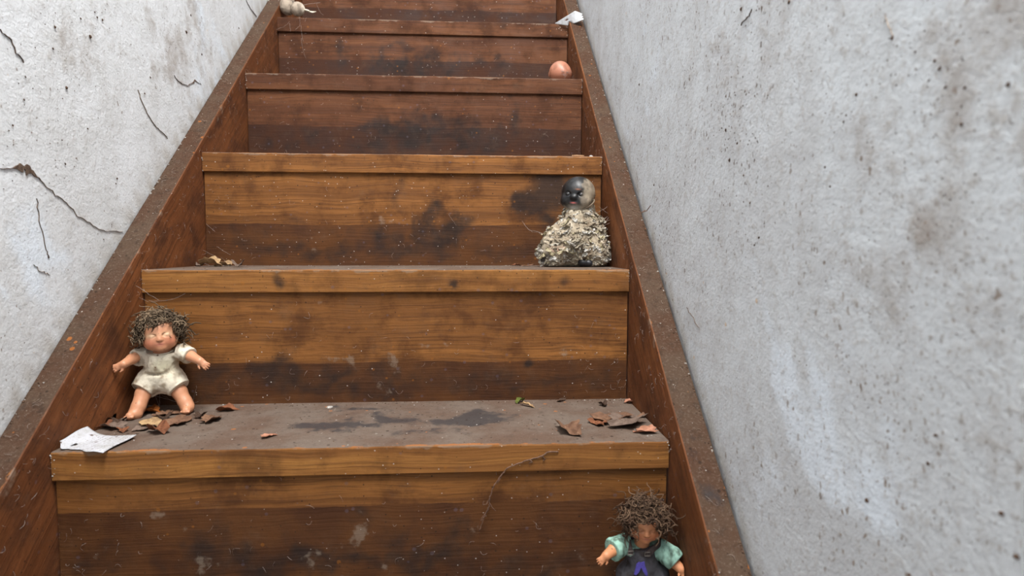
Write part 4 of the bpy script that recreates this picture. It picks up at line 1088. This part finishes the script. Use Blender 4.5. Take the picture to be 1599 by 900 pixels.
sheet('folded_letter', 'creased white sheet of paper with brown spots beside the left stringer', 'paper', None, letter, M_PAPER, .0003, 30, 20, base=np.array([-.345, .07, Z0]),
      hole=lambda u, v: ((u-.27)/.045)**2+((v-.70)/.07)**2 < 1)
# card on the right-hand side board
kz = RISE/RUN
hh = .0269
def string_top(x, y): return np.array([x, y, y*kz+hh])
q0 = atY(866.5, 36.5, Y_N[4]+.003); q0[2] = max(q0[2], Z_N[4]+.0012)
q1 = atY(888, 40.5, .903); q2 = atX(911.5, 30.5, XW+.031); q3 = atX(909, 21.5, XW+.031); q4 = atX(898, 17, XW+.012)
pl = [q1, q2, q3]
def lift(p, d=.0016):
    if p[0] > XW-.0005: p = p.copy(); p[2] = max(p[2], p[1]*kz+hh+d)
    return p
q1, q2, q3, q4 = lift(q1), lift(q2), lift(q3), lift(q4)
def card(u, v):
    lo_ = q0*(1-u)+q1*u if u < .5 else None
    a = (q0*(1-2*u)+q1*2*u) if u < .5 else (q1*(2-2*u)+q2*(2*u-1))
    b = (q0*(1-1.45*u)+q4*1.45*u) if u < .69 else (q4*(1-(u-.69)/.31)+q3*(u-.69)/.31)
    p = a*(1-v)+b*v
    return lift(p, .0014)
sheet('price_tag', 'white tag with a punched hole lying across the right stringer', 'tag', None, card, mat_plain('tag_card', (196, 198, 201), (180, 180, 180), 150, .7), .0006, 26, 14, base=np.array([XW, .93, Z_N[4]]),
      hole=lambda u, v: ((u-.42)/.045)**2+((v-.6)/.10)**2 < 1 or (u > .955 and .25 < v < .42) or (u > .955 and .62 < v < .8))

# ------------------------------------------------------------------ dry leaves
def mat_leaf(name, a, b, c):
    t = NT(name); o = t.obj(); n = t.noise(o, 70, 5, .65); f = t.noise(o, 320, 4, .7)
    col = t.mix(t.ramp(n, .35, .65), lin(*a), lin(*b)); col = t.mix(t.math('MULTIPLY', t.ramp(f, .55, .7), .6), col, lin(*c))
    return t.out(col, .8, t.bump(t.math('ADD', n, f), .5, .0008), .2)
ML = {'brown': mat_leaf('leaf_brown', (122, 91, 70), (96, 69, 53), (66, 48, 38)), 'grey': mat_leaf('leaf_grey_brown', (116, 98, 86), (92, 76, 66), (62, 50, 44)),
      'rust': mat_leaf('leaf_rust', (128, 80, 54), (102, 64, 44), (70, 46, 34)), 'tan': mat_leaf('leaf_tan', (176, 146, 106), (140, 112, 82), (100, 78, 58)),
      'orange': mat_leaf('leaf_orange', (168, 98, 44), (132, 76, 34), (84, 54, 30)), 'green': mat_leaf('leaf_green', (104, 112, 50), (78, 86, 40), (60, 60, 34)), 'dark': mat_leaf('leaf_dark', (74, 56, 44), (56, 42, 34), (36, 28, 24)), 'pink': mat_leaf('leaf_pinkish', (172, 122, 98), (140, 96, 74), (98, 66, 50))}
def leaf(x, y, Z, size, kind, label, group, curl=.35, lobes=5, aspect=.7, lift=.0008):
    """one dry leaf: lobed outline, folded along its midrib, edges curled, with stalk"""
    c = atZ(x, y, Z) if isinstance(x, (int, float)) else None
    L = size*1.3; n = 22; rings = 3; rot = rng.uniform(0, 6.28); V = []; ph = rng.uniform(0, 6.28)
    ca, sa = math.cos(rot), math.sin(rot); tw = rng.uniform(-.25, .25); fold = curl*rng.uniform(.6, 1.2); ripple = rng.uniform(0, 6.28)
    def pt(r, th):
        rad = r*(.62+.38*abs(math.cos(lobes*.5*th+ph))**.7)*(1+.12*math.sin(th*9+ph))
        u = rad*math.cos(th); v = rad*math.sin(th)*aspect
        h = fold*abs(v)*.9+curl*.55*r*r*math.sin(th*2+ripple)*.5+tw*u*.5+.05*math.sin(u*9+v*7)
        return np.array([u*L*.5, v*L*.5, h*L*.5])
    V.append(np.zeros(3))
    for k in range(1, rings+1):
        for i in range(n): V.append(pt(k/rings, 2*math.pi*i/n))
    V = np.array(V); V = np.stack([V[:, 0]*ca-V[:, 1]*sa, V[:, 0]*sa+V[:, 1]*ca, V[:, 2]], 1)
    V[:, 2] -= V[:, 2].min()-lift
    f = [(0, 1+i, 1+(i+1) % n) for i in range(n)]
    for k in range(rings-1):
        f += [(1+k*n+i, 1+(k+1)*n+i, 1+(k+1)*n+(i+1) % n, 1+k*n+(i+1) % n) for i in range(n)]
    m_ = len(V); W = np.vstack([V, V-np.array([0, 0, .00045])])
    f += [tuple(a+m_ for a in q[::-1]) for q in f]
    o_ = 1+(rings-1)*n
    f += [(o_+i, o_+i+m_, o_+(i+1) % n+m_, o_+(i+1) % n) for i in range(n)]
    W = W+c
    W[:, 0] = np.clip(W[:, 0], -XW+.001, XW-.001)
    nn = 0 if Z < .1 else (1 if Z < .3 else 2)
    W[:, 1] = np.minimum(W[:, 1], Y_N[nn+1]+OV-.001); W[:, 2] = np.maximum(W[:, 2], Z+.0002)
    o = mesh_obj('dry_leaf', W, f, ML[kind], None, False, c); o.location = tuple(c)
    tag(o, label, 'leaf', group)
    return o
Z1, Z2 = Z_N[1], Z_N[2]
GL = 'dry leaves gathered around the romper doll'; GR = 'dry leaves at the right end of the wide step'; GU = 'pale leaf scraps in the corner of the next step up'
k0 = lambda px: px*.00096
leaf(330, 658, Z0, k0(32), 'brown', 'brown lobed leaf lying farthest right of the romper doll\'s feet', GL, .35, 6)
leaf(354, 642, Z0, k0(26), 'rust', 'small rust leaf against the riser right of the romper doll', GL, .5)
leaf(277, 661, Z0, k0(42), 'brown', 'broad tan-brown leaf just in front of the romper doll\'s right-hand foot', GL, .3, 5)
leaf(247, 676, Z0, k0(30), 'rust', 'curled reddish leaf nearest the step edge, right of the paper', GL, .7, 4)
leaf(236, 665, Z0, k0(34), 'tan', 'tan leaf below the romper doll\'s left-hand foot', GL, .3, 4)
leaf(237, 645, Z0, k0(26), 'orange', 'bright orange leaf fragment between the romper doll\'s legs', GL, .7, 4)
leaf(253, 650, Z0, k0(26), 'brown', 'brown leaf scrap between the romper doll\'s feet', GL, .5, 4)
leaf(268, 647, Z0, k0(24), 'brown', 'brown leaf tucked behind the romper doll\'s right-hand foot', GL, .4, 5)
leaf(180, 670, Z0, k0(28), 'grey', 'grey-brown leaf behind the right corner of the paper', GL, .4, 5)
leaf(165, 667, Z0, k0(30), 'rust', 'rust leaf just behind the folded paper', GL, .5, 5)
leaf(153, 661, Z0, k0(30), 'grey', 'dusty grey leaf leaning on the left stringer', GL, .7, 5)
leaf(192, 674, Z0, k0(16), 'rust', 'tiny rust leaf crumb above the paper\'s tip', GL, .5, 4)
leaf(256, 656, Z0, k0(24), 'dark', 'dark crumpled leaf under the romper doll', GL, .6, 5)
leaf(186, 663, Z0, k0(20), 'dark', 'dark leaf scrap left of the romper doll\'s left-hand foot', GL, .6, 5)
leaf(313, 652, Z0, k0(20), 'dark', 'small dark leaf scrap right of the romper doll\'s foot', GL, .6, 5)
leaf(225, 671, Z0, k0(24), 'grey', 'grey leaf scrap between the paper and the curled reddish leaf', GL, .5, 5)
leaf(419, 683, Z0, k0(20), 'pink', 'lone small pinkish leaf fragment near the middle left of the wide step', None, .2, 3, .5)
leaf(888, 674, Z0, k0(46), 'brown', 'brown leaf with upturned edges, leftmost of the right-hand leaves', GR, .45, 4, .6)
leaf(952, 656, Z0, k0(52), 'brown', 'large curled brown leaf, biggest of the right-hand leaves', GR, .55, 5, .8)
leaf(978, 664, Z0, k0(54), 'grey', 'wide flat greyish leaf overlapping the largest right-hand leaf', GR, .35, 5, .7, .004)
leaf(1008, 676, Z0, k0(28), 'pink', 'small pinkish leaf nearest the right stringer', GR, .35, 5)
leaf(934, 662, Z0, k0(30), 'rust', 'rust leaf tip poking left from the largest right-hand leaf', GR, .6, 4)
leaf(942, 634, Z0, k0(16), 'dark', 'dark leaf curl standing behind the right-hand leaves', GR, 1.0, 3)
leaf(985, 630, Z0, k0(18), 'pink', 'pale leaf scrap near the back of the wide step on the right', GR, .4, 3)
leaf(1004, 652, Z0, k0(16), 'brown', 'little brown leaf scrap beside the right stringer', GR, .4, 3)
leaf(812, 629, Z0, k0(24), 'green', 'narrow green leaf at the foot of the riser', None, .6, 2, .3)
leaf(823, 635, Z0, k0(24), 'tan', 'thin tan leaf sliver beside the green leaf', None, .4, 2, .25)
leaf(876, 627, Z0, k0(18), 'dark', 'dark leaf crumb at the riser foot, right of the green leaf', None, .4, 3, .4)
k1 = lambda px: px*.0012
for x, y, sz, kd, lb in ((330, 416.5, 34, 'tan', 'curved pale leaf strip nearest the left end of the step'), (350, 416, 30, 'tan', 'brightest tan leaf scrap in the left corner of the upper step'), (372, 417, 28, 'grey', 'grey leaf scrap, rightmost of the left corner pile'), (312, 416, 20, 'grey', 'small grey scrap hard against the left stringer on the upper step')):
    leaf(x, y, Z1, k1(sz), kd, lb, GU, .8, 3, .5)
leaf(806, 416, Z1, k1(14), 'rust', 'small rust leaf crumb left of the seated ragged figure', None, .4, 3, .5)
leaf(824, 416, Z1, k1(18), 'brown', 'brown leaf scrap touching the seated ragged figure', None, .4, 3, .5)

# ------------------------------------------------------------------ twigs, splinter and threads
M_TWIG = mat_plain('twig_bark', (124, 96, 80), (84, 62, 50), 300, .85)
def poly(pts, Y): return [atY(x, y, Y) for x, y in pts]
def twig(name, label, cat, strands, r, mat, Y):
    g = Geo()
    for pts, rr in strands:
        Q = poly(pts, Y); out = []
        for i in range(len(Q)-1):
            for t in np.linspace(0, 1, 4, endpoint=False): out.append(Q[i]*(1-t)+Q[i+1]*t+rng.normal(size=3)*.0003)
        out.append(Q[-1]); g.tube(out, rr*r, 5, None, .7)
    base = np.array(g.v).mean(0); base[2] = np.array(g.v)[:, 2].min()
    o = g.build(name, mat, None, True, base); o.location = tuple(base); return tag(o, label, cat)
YF = Y_N[0]-.0018
twig('dry_tendril', 'thin dry tendril hanging over the nosing of the wide step', 'twig',
     [([(872, 706), (858, 706), (842, 714), (824, 719), (806, 725), (790, 733), (780, 746), (770, 762), (765, 776), (764, 790), (757, 806), (751, 814)], 1.3), ([(765, 778), (760, 787), (753, 789), (756, 783)], .8), ([(764, 786), (768, 792), (774, 798)], .8), ([(765, 790), (760, 800), (756, 808), (752, 820), (748, 830)], .9), ([(826, 718), (832, 722), (826, 724)], 1.2), ([(764, 788), (762, 798), (750, 812)], .7), ([(845, 712), (852, 717), (848, 720)], 1.1), ([(790, 733), (784, 742), (776, 757)], .8)], .00075, M_TWIG, YF)
def on_string(x, y, d=.002):
    p = atX(x, y, XW+.018)
    return p
g = Geo()
pts = [atX(985, 327, XW+.004), atX(993, 331, XW+.014), atX(1000, 333, XW+.024), atX(1010, 329, XW+.033), atX(1016, 321, XW+.034)]
pts = [np.array([p[0], p[1], max(p[2], p[1]*kz+hh+.0018)]) for p in pts]
g.tube(pts, .0007, 5); g.tube([pts[2], pts[2]+np.array([.006, -.004, .004]), pts[2]+np.array([.009, -.008, .003])], .0005, 5)
b_ = np.array(g.v).mean(0); o = g.build('twig', M_TWIG, None, True, b_); o.location = tuple(b_); tag(o, 'short bent twig lying on the right stringer above the ragged figure', 'twig')
def stick(a, b, Y, Z, r, mat, name, label, cat):
    g = Geo(); p, q = atY(*a, Y), atY(*b, Y); p[2] = q[2] = Z+r*1.0
    g.tube([p, p*.6+q*.4+np.array([0, 0, r*.5]), q], r, 5); c = (p+q)/2; c[2] = Z
    o = g.build(name, mat, None, True, c); o.location = tuple(c); tag(o, label, cat)
stick((893, 241), (912, 242), Y_N[2]+.006, Z2, .0014, mat_plain('splinter_wood', (190, 150, 112), (150, 112, 80), 300), 'wood_splinter', 'pale wood splinter on the step edge above the ragged figure', 'splinter')
g = Geo(); p = atY(923, 242, Y_N[2]+.006); p[2] = Z2; dome(g, p, .0048, (0, 0, 1), .7, 8); o = g.build('plaster_crumb', mat_plain('plaster_white', (188, 184, 178), (150, 144, 136), 300), None, False, p); o.location = tuple(p); tag(o, 'white plaster crumb beside the wood splinter on a step edge', 'crumb')
g = Geo(); p = atZ(515, 636.5, Z0); dome(g, p, .0055, (0, 0, 1), .4, 8); o = g.build('plaster_crumb', bpy.data.materials['plaster_white'], None, False, p); o.location = tuple(p); tag(o, 'small white plaster crumb alone at the foot of the middle riser', 'crumb')

# cobwebs: loose threads strung across the corners
def cobweb(label, threads, r=.00028):
    g = Geo()
    for a, b, sag in threads:
        a = np.asarray(a); b = np.asarray(b); side = rng.normal(size=3)*.12*np.linalg.norm(b-a)
        g.tube([a*(1-t)+b*t+np.array([0, 0, -sag])*4*t*(1-t)+side*t*(1-t)+rng.normal(size=3)*.0004 for t in np.linspace(0, 1, 9)], r*rng.uniform(.6, 1.2), 3)
    c = np.array(g.v).mean(0); o = g.build('cobweb', M_WEB, None, True, c); o.location = tuple(c); tag(o, label, 'cobweb', None, 'stuff')
def strands_px(lst): return [(atY(x0, y0, Ya), atY(x1, y1, Yb), s_) for x0, y0, Ya, x1, y1, Yb, s_ in lst]
cobweb('cobweb threads hanging between the left stringer and the romper doll\'s hair', strands_px([(189, 449, .232, 232, 472, .215, .002), (181, 497, .205, 195, 507, .19, .001), (170, 480, .2, 196, 506, .18, .003), (232, 470, .225, 290, 458, .2325, .004), (205, 440, .22, 250, 470, .21, .003), (215, 460, .233, 240, 445, .234, .001)]))
cobweb('cobweb threads under the romper doll behind its legs', strands_px([(236, 602, .22, 250, 640, .215, .0), (250, 616, .225, 247, 642, .2, 0), (235, 617, .22, 280, 629, .225, .003), (307, 602, .23, 300, 630, .22, .001), (300, 630, .22, 310, 628, .225, .0), (246, 612, .22, 262, 622, .22, 0), (205, 605, .2, 228, 600, .19, 0)]))
cobweb('cobweb between the ragged figure and the right stringer', strands_px([(930, 332, .39, 962, 310, .42, .003), (940, 352, .38, 965, 318, .41, .002), (936, 356, .37, 958, 346, .39, 0), (962, 310, .42, 938, 345, .40, .004), (946, 346, .38, 968, 340, .4, 0), (935, 322, .42, 952, 335, .40, .002), (958, 308, .42, 966, 324, .41, 0), (945, 365, .37, 952, 380, .38, 0), (948, 370, .37, 956, 366, .38, 0), (930, 345, .375, 948, 340, .39, .0)]))
cobweb('wispy cobweb on the riser left of the ragged figure', strands_px([(815, 345, .455, 826, 360, .44, 0), (826, 360, .44, 846, 367, .37, .001), (818, 350, .454, 832, 362, .42, 0), (700, 334, .4565, 712, 352, .4565, 0), (830, 362, .42, 848, 365, .36, .001)]))
cobweb('cobweb strung across the left end of the top nosing', strands_px([(395, 44, .93, 420, 49, .915, .002), (420, 49, .915, 440, 43, .913, .002), (440, 43, .913, 452, 34, .912, .0), (452, 36, .912, 454, 50, .912, 0), (467, 26, .912, 468, 40, .912, 0), (468, 40, .912, 461, 46, .912, 0), (425, 40, .914, 432, 54, .913, 0), (478, 28, .912, 476, 34, .912, 0), (470, 40, .912, 474, 65, .913, 0), (470, 60, .913, 478, 92, .915, 0), (494, 5, 1.0, 505, 24, .93, 0), (472, 8, .95, 500, 4, 1.0, .003)]), .0004)
cobweb('cobweb thread across the right stringer beside the wide step', strands_px([(983, 612, .22, 1008, 612, .21, .002), (1008, 612, .21, 1034, 598, .20, .001), (1034, 598, .2, 1037, 580, .21, 0), (1058, 760, .0, 1050, 745, .012, 0), (1050, 778, -.005, 1072, 765, -.01, .001)]))
cobweb('cobweb threads in the corner pile of leaves on the left', strands_px([(290, 390, .44, 330, 416, .42, .001), (306, 385, .45, 345, 405, .44, .001), (275, 415, .42, 300, 395, .43, 0), (270, 400, .42, 276, 414, .41, 0), (322, 350, .455, 336, 362, .455, 0), (338, 385, .45, 360, 398, .45, 0), (325, 395, .45, 300, 400, .43, .002)]))
cobweb('fuzzy threads looping over the right stringer near the pink doll head', strands_px([(922, 142, .72, 928, 134, .74, -.002), (928, 134, .74, 942, 137, .75, -.002), (922, 142, .72, 927, 149, .70, 0), (918, 143, .71, 924, 143, .71, 0), (942, 137, .75, 948, 160, .72, 0)]), .0005)

# lint fibres caught on the boards, and grit on treads and stringers
g = Geo()
KEEP = [(-.335, .19, .07, .10), (.337, -.03, -.13, .11), (.322, .39, .28, .12), (.356, .7255, .66, .05), (-.35, .95, .87, .08)]
def fibre(p, nrm, L, r=.00016):
    if any((p[0]-a)**2+(p[1]-b)**2+(p[2]-c)**2 < d*d for a, b, c, d in KEEP): return
    nrm = np.asarray(nrm, float); a = np.cross(nrm, rng.normal(size=3)); a /= np.linalg.norm(a); b = np.cross(nrm, a); k = rng.normal()*1.2
    g.tube([p+nrm*.0008+a*L*(t-.5)+b*L*k*(t-.5)**2+nrm*.0015*math.sin(3*t) for t in np.linspace(0, 1, 5)], r*rng.uniform(.6, 1.3), 3)
for n in range(0, 5):
    y0 = Y_N[n]+OV; zt = Z_N[n]-NT_; zb = Z_N.get(n-1)
    for _ in range(110 if n < 2 else 60):
        e_ = rng.random() < .4
        x = (rng.choice([-1, 1])*(XW-abs(rng.normal(0, .05))-.004) if e_ else rng.uniform(-XW+.01, XW-.01)); z = zb+(zt-zb)*min(.98, abs(rng.normal(0, .5))+.02)
        if z > zt: continue
        fibre(np.array([np.clip(x, -XW+.006, XW-.006), y0-.0004, z]), (0, -1, 0), rng.uniform(.003, .012))
for sd in (-1, 1):
    for _ in range(260):
        y = rng.uniform(-.25, 1.05); h_ = -abs(rng.normal(0, .06)); fibre(np.array([sd*(XW-.0004), y, y*kz+.02+h_]), (-sd, 0, 0), rng.uniform(.003, .012))
    for _ in range(160):
        y = rng.uniform(-.3, 1.05); x = XW+rng.uniform(.007, TS-.008); fibre(np.array([sd*x, y, y*kz+(.0255 if sd < 0 else .0269)+.0004]), (0, -.67, .74), rng.uniform(.003, .010))
tag(g.build('lint_fibres', M_WEB, stairs, True, SB), kind='stuff')

def grit(name, mat, spots):
    g = Geo()
    for p, r, nn in spots:
        if any((p[0]-a)**2+(p[1]-b)**2 < (d*.75)**2 and abs(p[2]-c) < d for a, b, c, d in KEEP): continue
        dome(g, p, r, nn, rng.uniform(.4, .9), 5)
    tag(g.build(name, mat, stairs, False, SB), kind='stuff')
dark_, white_ = [], []
for n in range(-1, 5):
    z = Z_N[n]; yb = Y_N[n+1]+OV
    for _ in range(300 if n == 0 else 150):
        e_ = rng.random() < .45
        y = yb-abs(rng.normal(0, .012))-.001 if e_ else rng.uniform(Y_N[n]+.004, yb)
        x = rng.uniform(-XW+.004, XW-.004) if rng.random() < .7 else rng.choice([-1, 1])*(XW-.003-abs(rng.normal(0, .05)))
        y = max(y, Y_N[n]+.003)
        (white_ if rng.random() < .16 else dark_).append((np.array([x, y, z+.0001]), rng.uniform(.0005, .0017 if e_ else .0013), (0, 0, 1)))
for sd, h_ in ((-1, .0255), (1, .0269)):
    for _ in range(520):
        y = rng.uniform(-.45, 1.05); w_ = rng.random() < .6
        x = min(XW+TS-.0022, XW+TS-abs(rng.normal(0, .0022))) if w_ else XW+rng.uniform(.002, TS-.003)
        (white_ if rng.random() < .12 else dark_).append((np.array([sd*x, y, y*kz+h_+.0001]), rng.uniform(.0006, .0022 if w_ else .0012), (0, -.67, .74)))
    for n in range(0, 6):   # dust caught at tread ends
        for _ in range(7):
            white_.append((np.array([sd*(XW-.001-abs(rng.normal(0, .002))), Y_N[n]-.0002, Z_N[n]-rng.uniform(0, .036)]), rng.uniform(.0005, .0013), (0, -1, 0)))
grit('dark_grit', M_SPECK, dark_); grit('white_grit', bpy.data.materials['plaster_white'], white_)
